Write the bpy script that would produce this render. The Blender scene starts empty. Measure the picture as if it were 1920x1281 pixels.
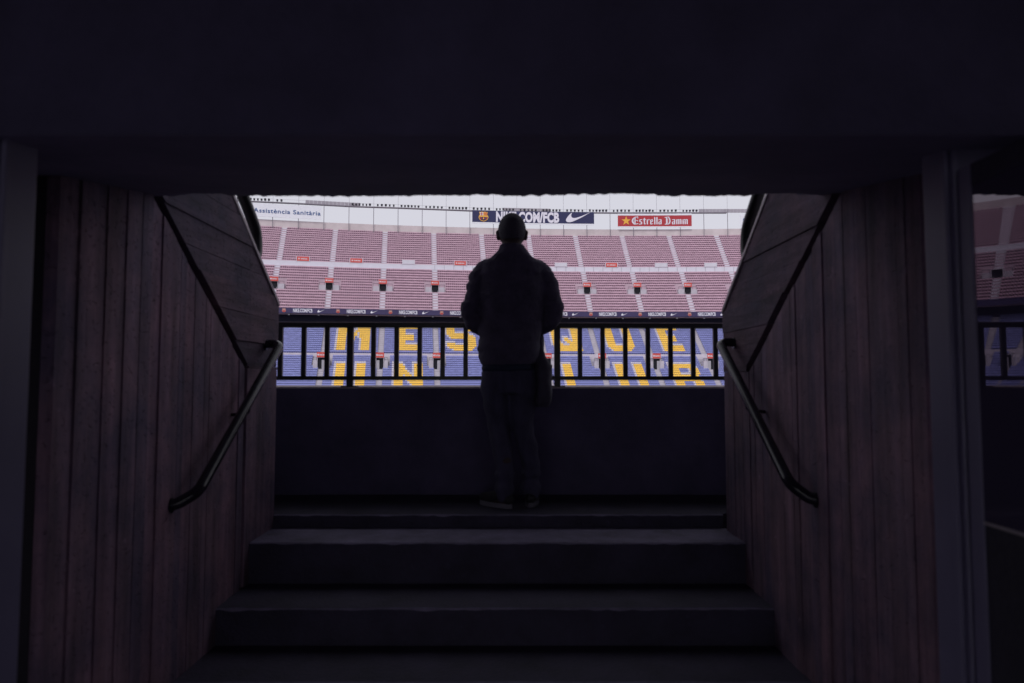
import bpy, bmesh, math, random
from mathutils import Vector, noise, Matrix
random.seed(7)
C = bpy.context.scene.collection
S = bpy.context.scene
R = math.radians
# ------------------------------------------------------------------ camera
F = 1280.0; PITCH = R(3.23); CZ = 0.762      # focal length in photo pixels, pitch, camera height above the landing
cam = bpy.data.cameras.new('camera'); co = bpy.data.objects.new('camera', cam); C.objects.link(co)
cam.sensor_width = 36; cam.lens = 36*F/1920; cam.clip_start = 0.02; cam.clip_end = 3000
co.location = (0, 0, CZ); co.rotation_euler = (R(90)+PITCH, 0, 0)
cam.dof.use_dof = True; cam.dof.focus_distance = 26; cam.dof.aperture_fstop = 2.6
S.camera = co
# ------------------------------------------------------------------ sky and sun (overcast)
SUN_E, SUN_AZ = R(48), R(200)
w = bpy.data.worlds.new('World'); S.world = w; w.use_nodes = True
nt = w.node_tree; bg = nt.nodes['Background']
sky = nt.nodes.new('ShaderNodeTexSky'); sky.sky_type = 'NISHITA'; sky.sun_disc = False
sky.sun_elevation = SUN_E; sky.sun_rotation = SUN_AZ; sky.dust_density = 4; sky.air_density = 1.0
hs = nt.nodes.new('ShaderNodeHueSaturation'); hs.inputs['Saturation'].default_value = 0.10
mx = nt.nodes.new('ShaderNodeMix'); mx.data_type = 'RGBA'; mx.inputs[0].default_value = 0.72
mx.inputs[7].default_value = (6.2, 6.15, 7.0, 1)      # the even cloud layer
nt.links.new(sky.outputs[0], hs.inputs['Color']); nt.links.new(hs.outputs[0], mx.inputs[6])
nt.links.new(mx.outputs[2], bg.inputs['Color']); bg.inputs['Strength'].default_value = 0.12
sl = bpy.data.lights.new('sun', 'SUN'); sl.energy = 1.4; sl.angle = R(20); sl.color = (1, .97, .94)
so = bpy.data.objects.new('sun', sl); C.objects.link(so)
sd = Vector((math.sin(SUN_AZ)*math.cos(SUN_E), math.cos(SUN_AZ)*math.cos(SUN_E), math.sin(SUN_E)))
so.rotation_euler = sd.to_track_quat('Z', 'Y').to_euler(); so.location = (0, 0, 100)
S.view_settings.view_transform = 'Standard'; S.view_settings.look = 'None'
S.view_settings.exposure = 0.0; S.view_settings.gamma = 1
# ------------------------------------------------------------------ helpers
def at(px, py, Y):
    """point seen at a photo pixel, at distance Y along the tunnel"""
    u = (px-960)/F; v = (640.5-py)/F
    dy = math.cos(PITCH)-v*math.sin(PITCH); dz = math.sin(PITCH)+v*math.cos(PITCH)
    t = Y/dy
    return Vector((u*t, Y, CZ+dz*t))
def proj(p):
    x, y, z = p[0], p[1], p[2]-CZ
    d = y*math.cos(PITCH)+z*math.sin(PITCH); uu = -y*math.sin(PITCH)+z*math.cos(PITCH)
    return 960+F*x/d, 640.5-F*uu/d
def lin(c):
    return tuple(((v/255)/12.92 if v/255 <= .04045 else ((v/255+.055)/1.055)**2.4) for v in c)
def mat(name, col, rough=.7, var=.12, scale=6, bump=0, bscale=40, metal=0, spec=.5, stretch=None, col2=None, spots=0):
    m = bpy.data.materials.new(name); m.use_nodes = True; n = m.node_tree.nodes; l = m.node_tree.links
    b = n['Principled BSDF']; b.inputs['Roughness'].default_value = rough; b.inputs['Metallic'].default_value = metal
    b.inputs['Specular IOR Level'].default_value = spec
    tc = n.new('ShaderNodeTexCoord'); mp = n.new('ShaderNodeMapping'); l.new(tc.outputs['Object'], mp.inputs[0])
    if stretch: mp.inputs['Scale'].default_value = stretch
    nz = n.new('ShaderNodeTexNoise'); nz.inputs['Scale'].default_value = scale; nz.inputs['Detail'].default_value = 6
    nz.inputs['Roughness'].default_value = .65
    l.new(mp.outputs[0], nz.inputs['Vector'])
    cr = n.new('ShaderNodeValToRGB'); l.new(nz.outputs[0], cr.inputs[0])
    c2 = col2 or tuple(min(1, v*(1+var)) for v in col)
    c1 = tuple(v*(1-var) for v in col)
    cr.color_ramp.elements[0].position = .3; cr.color_ramp.elements[1].position = .7
    cr.color_ramp.elements[0].color = (*c1, 1); cr.color_ramp.elements[1].color = (*c2, 1)
    out = cr.outputs[0]
    if spots:
        vz = n.new('ShaderNodeTexNoise'); vz.inputs['Scale'].default_value = 23; vz.inputs['Detail'].default_value = 9
        l.new(tc.outputs['Object'], vz.inputs['Vector'])
        c3 = n.new('ShaderNodeValToRGB'); c3.color_ramp.elements[0].position = .66; c3.color_ramp.elements[1].position = .78
        l.new(vz.outputs[0], c3.inputs[0])
        mm = n.new('ShaderNodeMix'); mm.data_type = 'RGBA'; l.new(c3.outputs[0], mm.inputs[0])
        l.new(out, mm.inputs[6]); mm.inputs[7].default_value = (*[min(1, v*spots) for v in col], 1); out = mm.outputs[2]
    l.new(out, b.inputs['Base Color'])
    if bump:
        bz = n.new('ShaderNodeTexNoise'); bz.inputs['Scale'].default_value = bscale; bz.inputs['Detail'].default_value = 8
        l.new(mp.outputs[0], bz.inputs['Vector'])
        bp = n.new('ShaderNodeBump'); bp.inputs['Strength'].default_value = bump; bp.inputs['Distance'].default_value = .01
        l.new(bz.outputs[0], bp.inputs['Height']); l.new(bp.outputs[0], b.inputs['Normal'])
    return m
def tag(o, label=None, cat=None, group=None, kind=None):
    if label: o['label'] = label
    if cat: o['category'] = cat
    if group: o['group'] = group
    if kind: o['kind'] = kind
    return o
def empty(name, loc=(0, 0, 0), label=None, cat=None, group=None, rz=0):
    o = bpy.data.objects.new(name, None); C.objects.link(o); o.location = loc; o.rotation_euler = (0, 0, rz)
    o.empty_display_size = .1
    return tag(o, label, cat, group)
def link(name, me, m, parent=None, world=True):
    me.name = name
    if m:
        if isinstance(m, list):
            for q in m: me.materials.append(q)
        else: me.materials.append(m)
    o = bpy.data.objects.new(name, me); C.objects.link(o)
    if parent:
        o.parent = parent
        if world: o.matrix_parent_inverse = parent_matrix(parent).inverted()
    return o
def parent_matrix(p):
    m = Matrix.Translation(p.location) @ p.rotation_euler.to_matrix().to_4x4()
    if p.parent: m = parent_matrix(p.parent) @ p.matrix_parent_inverse @ m
    return m
class MB:
    def __init__(s): s.v = []; s.f = []; s.mi = []
    def mark(s, i):
        s.mi += [i]*(len(s.f)-len(s.mi))
    def quad(s, a, b, c, d): n = len(s.v); s.v += [tuple(a), tuple(b), tuple(c), tuple(d)]; s.f.append((n, n+1, n+2, n+3))
    def box(s, x0, x1, y0, y1, z0, z1):
        n = len(s.v)
        s.v += [(x, y, z) for z in (z0, z1) for y in (y0, y1) for x in (x0, x1)]
        s.f += [tuple(n+i for i in q) for q in ((0, 2, 3, 1), (4, 5, 7, 6), (0, 1, 5, 4), (2, 6, 7, 3), (0, 4, 6, 2), (1, 3, 7, 5))]
        return s
    def hexa(s, p):   # 8 points: bottom 0-3 ring, top 4-7 ring
        n = len(s.v); s.v += [tuple(q) for q in p]
        s.f += [tuple(n+i for i in q) for q in ((3, 2, 1, 0), (4, 5, 6, 7), (0, 1, 5, 4), (1, 2, 6, 5), (2, 3, 7, 6), (3, 0, 4, 7))]
    def prism(s, poly, fa, fb):  # poly of 2D points; fa, fb map to 3D
        n = len(s.v); k = len(poly)
        s.v += [tuple(fa(p)) for p in poly]+[tuple(fb(p)) for p in poly]
        s.f.append(tuple(n+i for i in range(k))); s.f.append(tuple(n+k+i for i in reversed(range(k))))
        for i in range(k): j = (i+1) % k; s.f.append((n+i, n+k+i, n+k+j, n+j))
    def tube(s, pts, rad, seg=12, cap=True):
        pts = [Vector(p) for p in pts]; n0 = len(s.v); k = len(pts)
        rads = rad if isinstance(rad, (list, tuple)) else [rad]*k
        up = Vector((0, 0, 1)); prev = None
        for i, p in enumerate(pts):
            t = (pts[min(i+1, k-1)]-pts[max(i-1, 0)]).normalized()
            if prev is None:
                a = t.cross(up)
                if a.length < .01: a = t.cross(Vector((1, 0, 0)))
            else: a = prev-t*prev.dot(t)
            a.normalize(); b = t.cross(a); prev = a
            for j in range(seg):
                q = 2*math.pi*j/seg; s.v.append(tuple(p+(a*math.cos(q)+b*math.sin(q))*rads[i]))
        for i in range(k-1):
            for j in range(seg):
                j2 = (j+1) % seg
                s.f.append((n0+i*seg+j, n0+i*seg+j2, n0+(i+1)*seg+j2, n0+(i+1)*seg+j))
        if cap:
            s.f.append(tuple(n0+j for j in reversed(range(seg)))); s.f.append(tuple(n0+(k-1)*seg+j for j in range(seg)))
        return s
    def ball(s, c, r, seg=16, rings=10):
        n0 = len(s.v); r = r if isinstance(r, (tuple, list)) else (r, r, r)
        for i in range(rings+1):
            th = math.pi*i/rings
            for j in range(seg):
                ph = 2*math.pi*j/seg
                s.v.append((c[0]+r[0]*math.sin(th)*math.cos(ph), c[1]+r[1]*math.sin(th)*math.sin(ph), c[2]+r[2]*math.cos(th)))
        for i in range(rings):
            for j in range(seg):
                j2 = (j+1) % seg
                s.f.append((n0+i*seg+j, n0+(i+1)*seg+j, n0+(i+1)*seg+j2, n0+i*seg+j2))
        return s
    def mesh(s, name, smooth=False, clean=True, merge=0):
        me = bpy.data.meshes.new(name); me.from_pydata(s.v, [], s.f)
        if s.mi: me.polygons.foreach_set('material_index', (s.mi+[0]*len(s.f))[:len(s.f)])
        if clean:
            bm = bmesh.new(); bm.from_mesh(me)
            if merge: bmesh.ops.remove_doubles(bm, verts=bm.verts, dist=merge)
            bmesh.ops.recalc_face_normals(bm, faces=bm.faces); bm.to_mesh(me); bm.free()
        if smooth:
            for p in me.polygons: p.use_smooth = True
        return me
    def build(s, name, m, parent=None, smooth=False, clean=True, bevel=0, world=True, merge=0):
        o = link(name, s.mesh(name, smooth, clean, merge), m, parent, world)
        if bevel:
            b = o.modifiers.new('bevel', 'BEVEL'); b.width = bevel; b.segments = 2; b.limit_method = 'ANGLE'
        return o
def bend(pts, r=.06, n=6):
    """round the inner corners of a polyline"""
    pts = [Vector(p) for p in pts]; out = [pts[0]]
    for i in range(1, len(pts)-1):
        a, b, c = pts[i-1], pts[i], pts[i+1]
        d1 = (a-b); d2 = (c-b); k = min(r, d1.length*.45, d2.length*.45)
        p1 = b+d1.normalized()*k; p2 = b+d2.normalized()*k
        for j in range(n+1):
            t = j/n; out.append(p1*(1-t)**2+b*2*t*(1-t)+p2*t*t)
    out.append(pts[-1]); return out
def clip(poly, a, b, c):   # keep a*x+b*y<=c
    out = []
    for i in range(len(poly)):
        p, q = poly[i], poly[(i+1) % len(poly)]
        dp = a*p[0]+b*p[1]-c; dq = a*q[0]+b*q[1]-c
        if dp <= 0: out.append(p)
        if (dp < 0 < dq) or (dq < 0 < dp):
            t = dp/(dp-dq); out.append((p[0]+(q[0]-p[0])*t, p[1]+(q[1]-p[1])*t))
    return out
def remeshed(mb, voxel, smooth=3, name='m'):
    me = mb.mesh(name); o = bpy.data.objects.new('tmp', me); C.objects.link(o)
    m = o.modifiers.new('r', 'REMESH'); m.mode = 'VOXEL'; m.voxel_size = voxel
    if smooth:
        k = o.modifiers.new('s', 'SMOOTH'); k.iterations = smooth; k.factor = .5
    bpy.context.view_layer.update()
    dg = bpy.context.evaluated_depsgraph_get()
    r = bpy.data.meshes.new_from_object(o.evaluated_get(dg)); bpy.data.objects.remove(o)
    for p in r.polygons: p.use_smooth = True
    return r
def text_polys(txt, height, xs=1.0, bold=0.0, space=1.0):
    """filled text as (verts 2D, faces), cap height = height, starting at x=0"""
    cu = bpy.data.curves.new('t', 'FONT'); cu.body = txt; cu.size = 1; cu.offset = bold; cu.space_character = space
    cu.resolution_u = 3
    o = bpy.data.objects.new('t', cu); C.objects.link(o); bpy.context.view_layer.update()
    me = bpy.data.meshes.new_from_object(o.evaluated_get(bpy.context.evaluated_depsgraph_get()))
    bpy.data.objects.remove(o)
    k = height/0.70
    vs = [(v.co.x*k*xs, v.co.y*k) for v in me.vertices]; x0 = min(v[0] for v in vs)
    vs = [(x-x0, y) for x, y in vs]
    return vs, [tuple(p.vertices) for p in me.polygons]
# ------------------------------------------------------------------ materials
M = {}
def board_mat(name, col, stretch):
    m = mat(name, col, .85, .5, 15, 0, 30, stretch=stretch, spots=1.7)
    n = m.node_tree.nodes; l = m.node_tree.links; b = n['Principled BSDF']
    tc = n['Texture Coordinate']; mp = n['Mapping']
    def noise_(v, sc, det, rough=.6):
        q = n.new('ShaderNodeTexNoise'); q.inputs['Scale'].default_value = sc; q.inputs['Detail'].default_value = det; q.inputs['Roughness'].default_value = rough
        l.new(v, q.inputs['Vector']); return q.outputs[0]
    grain = noise_(mp.outputs[0], 42, 9, .7); pits = noise_(tc.outputs['Object'], 55, 4, .5); lumps = noise_(tc.outputs['Object'], 7, 3)
    r = n.new('ShaderNodeValToRGB'); r.color_ramp.elements[0].position = .30; r.color_ramp.elements[1].position = .40; l.new(pits, r.inputs[0])
    a = n.new('ShaderNodeMath'); a.operation = 'ADD'; l.new(grain, a.inputs[0]); l.new(r.outputs[0], a.inputs[1])
    a2 = n.new('ShaderNodeMath'); a2.operation = 'ADD'; l.new(a.outputs[0], a2.inputs[0]); l.new(lumps, a2.inputs[1])
    bp = n.new('ShaderNodeBump'); bp.inputs['Strength'].default_value = .9; bp.inputs['Distance'].default_value = .006
    l.new(a2.outputs[0], bp.inputs['Height']); l.new(bp.outputs[0], b.inputs['Normal'])
    # broad grime patches
    src_ = b.inputs['Base Color'].links[0].from_socket
    gr = noise_(tc.outputs['Object'], 2.3, 6, .7); r2 = n.new('ShaderNodeValToRGB')
    r2.color_ramp.elements[0].position = .38; r2.color_ramp.elements[1].position = .62
    r2.color_ramp.elements[0].color = (.46, .54, .68, 1); r2.color_ramp.elements[1].color = (1.0, .96, .98, 1); l.new(gr, r2.inputs[0])
    mm = n.new('ShaderNodeMix'); mm.data_type = 'RGBA'; mm.blend_type = 'MULTIPLY'; mm.inputs[0].default_value = 1
    l.new(src_, mm.inputs[6]); l.new(r2.outputs[0], mm.inputs[7]); l.new(mm.outputs[2], b.inputs['Base Color'])
    return m
VS, HS = (1, 1, .08), (1, .12, 1)
M['board'] = board_mat('board_marked_concrete', (.215, .132, .178), VS)
M['board_b'] = board_mat('board_marked_concrete_darker', (.170, .112, .165), VS)
M['board_c'] = board_mat('board_marked_concrete_redder', (.230, .134, .182), VS)
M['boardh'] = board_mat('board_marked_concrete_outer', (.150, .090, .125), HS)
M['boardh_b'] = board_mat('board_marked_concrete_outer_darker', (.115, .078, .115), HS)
M['ceil'] = mat('light_balanced_soffit', (.19, .165, .265), .9, .2, 2, .4, 25)
M['floor'] = mat('grey_concourse_floor', (.40, .36, .50), .8, .2, 2, .3, 25)
M['dark_conc'] = mat('dark_concrete', (.030, .026, .044), .9, .25, 3, .5, 25)  # one even dark tone
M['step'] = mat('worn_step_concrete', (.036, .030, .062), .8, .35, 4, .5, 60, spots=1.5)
M['seatdark'] = mat('seat_under_shade', (.10, .045, .08), .8)
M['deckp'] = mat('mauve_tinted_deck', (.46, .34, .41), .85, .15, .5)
M['seatblue'] = mat('blue_seat_under_shade', (.045, .05, .16), .8)
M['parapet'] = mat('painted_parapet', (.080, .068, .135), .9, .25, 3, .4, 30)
M['tread'] = mat('worn_nosing_lit_tread', (.15, .13, .215), .7, .4, 5, .5, 60, spots=1.6)
M['shadow'] = mat('joint_shade', (.02, .016, .025), .9)
M['black_metal'] = mat('black_painted_steel', (.008, .007, .012), .38, .2, 12, .1, 80)
M['rail_metal'] = mat('dark_worn_handrail_steel', (.020, .017, .028), .20, .3, 9, .05, 60, spec=.35)
M['strip'] = mat('grey_edge_strip', (.36, .31, .34), .45, .2, 14, metal=.2)
M['jamb'] = mat('grey_painted_door_jamb', (.165, .148, .245), .5, .10, 3)
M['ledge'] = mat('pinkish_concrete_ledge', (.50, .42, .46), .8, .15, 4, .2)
M['conc'] = mat('pale_stand_concrete', (.50, .46, .53), .85, .12, .9)
M['conc2'] = mat('white_panel_concrete', (.62, .60, .68), .8, .06, .7)
M['conc3'] = mat('grey_tier_concrete', (.38, .36, .41), .85, .12, .9)
M['beige'] = mat('beige_top_wall', (.58, .51, .53), .85, .12, .3)
M['deep'] = mat('shade_under_tier', (.020, .018, .04), .9)
M['opening'] = mat('mouth_shade', (.006, .006, .012), .9)
M['maroon'] = mat('faded_maroon_seat_plastic', (.50, .32, .41), .55, .22, 1.1)
M['blue'] = mat('blue_seat_plastic', (.20, .215, .48), .5, .2, 1.1)
M['yellow'] = mat('yellow_seat_plastic', (.88, .55, .08), .5, .10, .35)
M['white_seat'] = mat('white_seat_plastic', (.56, .52, .62), .5, .08, .35)
M['navy'] = mat('navy_banner', (.016, .018, .085), .6, .08, 2)
M['purple'] = mat('purple_fascia_band', (.040, .028, .10), .6, .1, .2)
M['wlet'] = mat('white_lettering', (.74, .72, .82), .6, .04)
M['red'] = mat('red_banner', (.42, .030, .042), .6, .08, 1)
M['redsign'] = mat('red_sign_face', (.62, .085, .07), .5, .08, 1)
M['gold'] = mat('gold_emblem', (.80, .42, .06), .6, .06)
M['pinkgold'] = mat('pale_pink_emblem', (.48, .24, .20), .6, .1, 2)
M['white_panel'] = mat('white_banner_cloth', (.78, .79, .86), .7, .03, .5)
M['bluelet'] = mat('blue_lettering', (.035, .09, .27), .6, .05)
M['steelgrey'] = mat('grey_gantry_steel', (.20, .18, .22), .6, .15, .5)
M['grating'] = mat('pale_grating', (.36, .33, .38), .8, .08, .5)
M['lamp'] = mat('black_floodlight_housing', (.035, .032, .045), .5)
M['skin'] = mat('skin', (.045, .026, .028), .7, .1, 30)
M['hair'] = mat('dark_short_hair', (.04, .034, .055), .8, .3, 120, .6, 200)
M['jacket'] = mat('black_padded_jacket', (.066, .055, .098), .9, .25, 14, .5, 60)
M['jeans'] = mat('dark_blue_jeans', (.050, .045, .088), .95, .3, 20, .5, 120, stretch=(1, 1, .3))
M['shirt'] = mat('navy_shirt_hem', (.010, .016, .045), .8)
M['shoe'] = mat('dark_canvas_shoe', (.016, .015, .022), .7)
M['sole'] = mat('grey_rubber_sole', (.14, .13, .17), .6)
M['bag'] = mat('black_nylon_bag', (.05, .043, .072), .85, .2, 30, .3)
M['pitch'] = mat('mown_grass', (.045, .11, .03), .9, .25, .15)
M['ground'] = mat('grey_ground', (.16, .155, .165), .9, .15, .05)
gm = bpy.data.materials.new('dark_tinted_glass'); gm.use_nodes = True
gn = gm.node_tree.nodes; gl = gm.node_tree.links; gn.remove(gn['Principled BSDF'])
fr = gn.new('ShaderNodeFresnel'); fr.inputs[0].default_value = 2.1
g1 = gn.new('ShaderNodeBsdfGlossy'); g1.inputs['Roughness'].default_value = .012; g1.inputs['Color'].default_value = (.85, .74, .84, 1)
g2 = gn.new('ShaderNodeBsdfDiffuse'); g2.inputs['Color'].default_value = (.06, .05, .09, 1)
g3 = gn.new('ShaderNodeMixShader'); gl.new(fr.outputs[0], g3.inputs[0]); gl.new(g2.outputs[0], g3.inputs[1]); gl.new(g1.outputs[0], g3.inputs[2])
gl.new(g3.outputs[0], gn['Material Output'].inputs['Surface']); M['glass'] = gm

# ================================================================== NEAR STRUCTURE
WL, WR = -1.353, 1.197          # inner wall faces
CEIL = at(960, 368, 2.60).z
YO = -4.5
FLOOR = -1.02
# stairs ------------------------------------------------------------
st = empty('staircase', (-.078, 3.5, 0), 'dark worn concrete steps rising between the two board marked walls to the landing', 'staircase')
edges = [(3.56, at(960, 1018, 3.56).z), (3.18, at(960, 1141, 3.18).z), (2.80, at(960, 1280, 2.80).z)]
z = edges[-1][1]; y = 2.80
while z-.19 > FLOOR+.05:
    z -= .20; y -= .38; edges.append((y, z))
def step_mesh(y0, y1, z0, z1, seed, x0=WL-.01, x1=WR+.01):
    """block with a worn, slightly wavy nosing"""
    mb = MB(); n = 90; prof = []
    for i in range(n+1):
        x = x0+(x1-x0)*i/n
        a = noise.noise(Vector((x*3, seed, 0)))*.006+noise.noise(Vector((x*14, seed, 3)))*.004
        c = .005+abs(noise.noise(Vector((x*9, seed, 7))))*.012
        prof.append([(x, y0, z0), (x, y0, z1-c+a*.5), (x, y0+c, z1+a*.4), (x, y0+c+.03, z1), (x, y1, z1), (x, y1, z0)])
    for i in range(n):
        p, q = prof[i], prof[i+1]
        for k in range(6):
            mb.quad(p[k], q[k], q[(k+1) % 6], p[(k+1) % 6])
    for p in (prof[0], prof[-1]):
        nn = len(mb.v); mb.v += p; mb.f.append(tuple(range(nn, nn+6)))
    return mb
def add_tread(o, pale=False):     # rubbed nosing on every step; sky light on the top step painted in paler
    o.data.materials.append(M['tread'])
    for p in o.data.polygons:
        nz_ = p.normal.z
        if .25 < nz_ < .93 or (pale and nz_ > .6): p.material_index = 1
for i, (yy, zz) in enumerate(edges):
    yb = 3.92 if i == 0 else edges[i-1][0]
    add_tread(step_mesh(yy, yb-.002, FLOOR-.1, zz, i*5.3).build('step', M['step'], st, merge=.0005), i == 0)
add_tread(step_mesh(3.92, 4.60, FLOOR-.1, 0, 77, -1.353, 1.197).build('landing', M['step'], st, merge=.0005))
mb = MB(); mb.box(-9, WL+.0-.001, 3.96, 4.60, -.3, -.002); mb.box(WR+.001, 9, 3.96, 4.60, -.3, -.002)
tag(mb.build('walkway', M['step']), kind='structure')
# concourse floor, ceiling --------------------------------------------
mb = MB(); mb.box(-4.6, 4.6, YO, edges[-1][0]-.002, FLOOR-.12, FLOOR)
tag(mb.build('floor', M['floor']), kind='structure')
mb = MB()
YB = 1.40; SOF = lambda y: CEIL-.165*(2.60-y)      # soffit of the deep lintel rises outward with the stairs
mb.hexa([(-4.6, YB, SOF(YB)), (4.6, YB, SOF(YB)), (4.6, 2.50, SOF(2.5)), (-4.6, 2.50, SOF(2.5)),
         (-4.6, YB, CEIL+.35), (4.6, YB, CEIL+.35), (4.6, 2.50, CEIL+.35), (-4.6, 2.50, CEIL+.35)])
# ragged lip of the slab
n = 900; xs = [-4.6+9.2*i/n for i in range(n+1)]
def lip(x):
    a = noise.noise(Vector((x*2.2, 1, 0)))*.007
    b = noise.cell(Vector((x*5.5+noise.noise(Vector((x*9, 4, 0)))*1.2, 9, 0)))*.006
    c = noise.noise(Vector((x*34, 2, 5)))*.006+noise.noise(Vector((x*80, 5, 5)))*.003
    return CEIL+.002+a-b+c+.0035
zs = [lip(x) for x in xs]
for i in range(n):
    a, b = xs[i], xs[i+1]
    mb.hexa([(a, 2.50, SOF(2.5)), (b, 2.50, SOF(2.5)), (b, 2.60, zs[i+1]), (a, 2.60, zs[i]),
             (a, 2.50, CEIL+.35), (b, 2.50, CEIL+.35), (b, 2.60, CEIL+.35), (a, 2.60, CEIL+.35)])
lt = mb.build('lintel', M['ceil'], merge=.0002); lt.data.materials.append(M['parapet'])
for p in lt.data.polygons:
    if p.normal.y < -.9: p.material_index = 1  # face toned darker and soffit paler to even out light from behind
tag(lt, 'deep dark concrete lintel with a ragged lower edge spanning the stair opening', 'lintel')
mb = MB(); mb.box(-4.6, 4.6, YO, YB-.002, CEIL+.30, CEIL+.35); tag(mb.build('ceiling', M['dark_conc']), kind='structure')
# concourse side walls, portal walls ------------------------------------
for sx, lab in ((-1, 'dark concrete concourse wall behind the left door jamb'), (1, 'dark concrete concourse wall behind the glass door')):
    x0, x1 = (-4.6, -4.4) if sx < 0 else (4.4, 4.6)
    o = empty('concourse_wall', (sx*4.5, 0, FLOOR), lab, 'wall')
    mb = MB(); mb.box(x0, x1, YO, YB-.002, FLOOR, CEIL+.298); mb.build('wall_panel', M['dark_conc'], o)
    mb = MB()
    if sx < 0: mb.box(-4.4, WL-.065, 2.06, 2.3, FLOOR, CEIL)
    else: mb.box(WR+.065, 4.4, 2.06, 2.3, FLOOR, CEIL)
    mb.build('portal_panel', M['dark_conc'], o)
# side walls of the stair ------------------------------------------------
GAP = .05
def geo(XF, d0, d1, c0, c1, xw):
    q = lambda p: at(p[0], p[1], abs(XF)/abs((p[0]-960)/F))
    a, b_, c, d = q(d0), q(d1), q(c0), q(c1)
    DK = (a.y, a.z); DS = (b_.z-a.z)/(b_.y-a.y); CP = (c.y, c.z); CS = (d.z-c.z)/(d.y-c.y)
    YE = b_.y; YW = abs(XF)/abs((xw-960)/F)
    return DK, DS, YE, YW, CP, CS, DK[1]+DS*(YE-DK[0])
GEO = {-1: geo(WL, (297, 400), (459, 690), (430, 368), (522, 575), 520), 1: geo(WR, (1562.5, 403), (1406, 696), (1444, 369), (1356, 587), 1357)}
def side_wall(sx, XF, lab, Y0):
    DK, DS, YE, YW, CAPP, CS, zk = GEO[sx]
    o = empty('stair_wall', (XF, 3, FLOOR), lab, 'wall')
    rnd = random.Random(11 if sx < 0 else 23)
    X = lambda d: XF+sx*d       # d = depth into the wall
    # vertical boards
    mb = MB(); y = Y0
    k = 0
    while y < YE-.001:
        wd = rnd.choice([.05, .065, .08, .095, .105, .075]); wd = min(wd, YE-y)
        if YE-y-wd < .03: wd = YE-y
        off = rnd.uniform(-.0035, .004); g = rnd.choice([.0003, .0005, .0008, .002])
        poly = [(y+g, FLOOR), (y+wd-g, FLOOR), (y+wd-g, CEIL+.02), (y+g, CEIL+.02)]
        poly = clip(poly, -DS, 1, DK[1]-DS*DK[0])
        # slight waviness along the board: split in z
        zt = max(p[1] for p in poly); z = FLOOR; j = 0
        wob = [rnd.uniform(-.0012, .0012) for _ in range(40)]
        mb.prism(poly, lambda p: (X(off+wob[int((p[1]+3)*4) % 40]), p[0], p[1]), lambda p: (X(.045), p[0], p[1]))
        mb.mark(rnd.choice([0, 0, 1, 2]))
        y += wd; k += 1
    mb.build('inner_boards', [M['board'], M['board_b'], M['board_c']], o, bevel=.0012)
    # horizontal boards
    mb = MB(); z = -.6; rr = random.Random(5 if sx < 0 else 8)
    while z < 3.2:
        h = rr.choice([.09, .11, .125, .14]); off = rr.uniform(-.004, .006); g = rr.choice([.0004, .0006, .001])
        tilt = rr.uniform(-.0012, .0012)
        for (a, b_) in ((1.2, YE+GAP), (YE+GAP, YW)):
            poly = [(a, z+g), (b_, z+g+tilt*(b_-a)), (b_, z+h-g+tilt*(b_-a)), (a, z+h-g)]
            poly = clip(poly, -CS, 1, CAPP[1]-CS*CAPP[0])
            if a < 2: poly = clip(poly, DS, -1, -(DK[1]-DS*DK[0])-GAP*1.15) if poly else poly
            else: poly = clip(poly, 0, -1, -zk) if poly else poly
            if len(poly) > 2: mb.prism(poly, lambda p: (X(off), p[0], p[1]), lambda p: (X(.045), p[0], p[1]))
        mb.mark(rr.choice([0, 1])); z += h
    mb.build('outer_boards', [M['boardh'], M['boardh_b']], o, bevel=.0012)
    mb = MB(); y = YE+GAP*.6
    for wd in (.10, .13, .09, .14):
        y1 = min(y+wd, YW); off = rnd.uniform(-.003, .004)
        if y1-y > .01: mb.box(*sorted((X(off), X(.045))), y+.001, y1-.001, FLOOR, zk-.001)
        y = y1
    mb.build('end_boards', M['board'], o, bevel=.0012)
    # core
    poly = [(Y0, FLOOR-.1), (YW-.004, FLOOR-.1), (YW-.004, 3.0), (Y0, 3.0)]
    poly = clip(poly, -CS, 1, CAPP[1]-CS*CAPP[0]-.004)
    mb = MB(); mb.prism(poly, lambda p: (X(.045), p[0], p[1]), lambda p: (X(.26), p[0], p[1]))
    mb.build('core', M['shadow'], o)  # dark backing, shade in the board gaps put into its colour
    # edge strip on the slope
    ya, yb = 2.45, YW+.004; L = math.hypot(1, CS)
    def P(y, dz, d): return (X(d), y, CAPP[1]+CS*(y-CAPP[0])+dz)
    mb = MB()
    mb.hexa([P(ya, -.012, -.007), P(yb, -.012, -.007), P(yb, -.012, .27), P(ya, -.012, .27),
             P(ya, .014, -.007), P(yb, .014, -.007), P(yb, .014, .27), P(ya, .014, .27)])
    mb.build('edge_strip', M['strip'], o, bevel=.002)
    return o
side_wall(-1, WL, 'left stair wall of reddish board marked concrete with a diagonal joint and sloping top', 2.02)
side_wall(1, WR, 'right stair wall of reddish board marked concrete with a diagonal joint and sloping top', 1.98)
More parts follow.
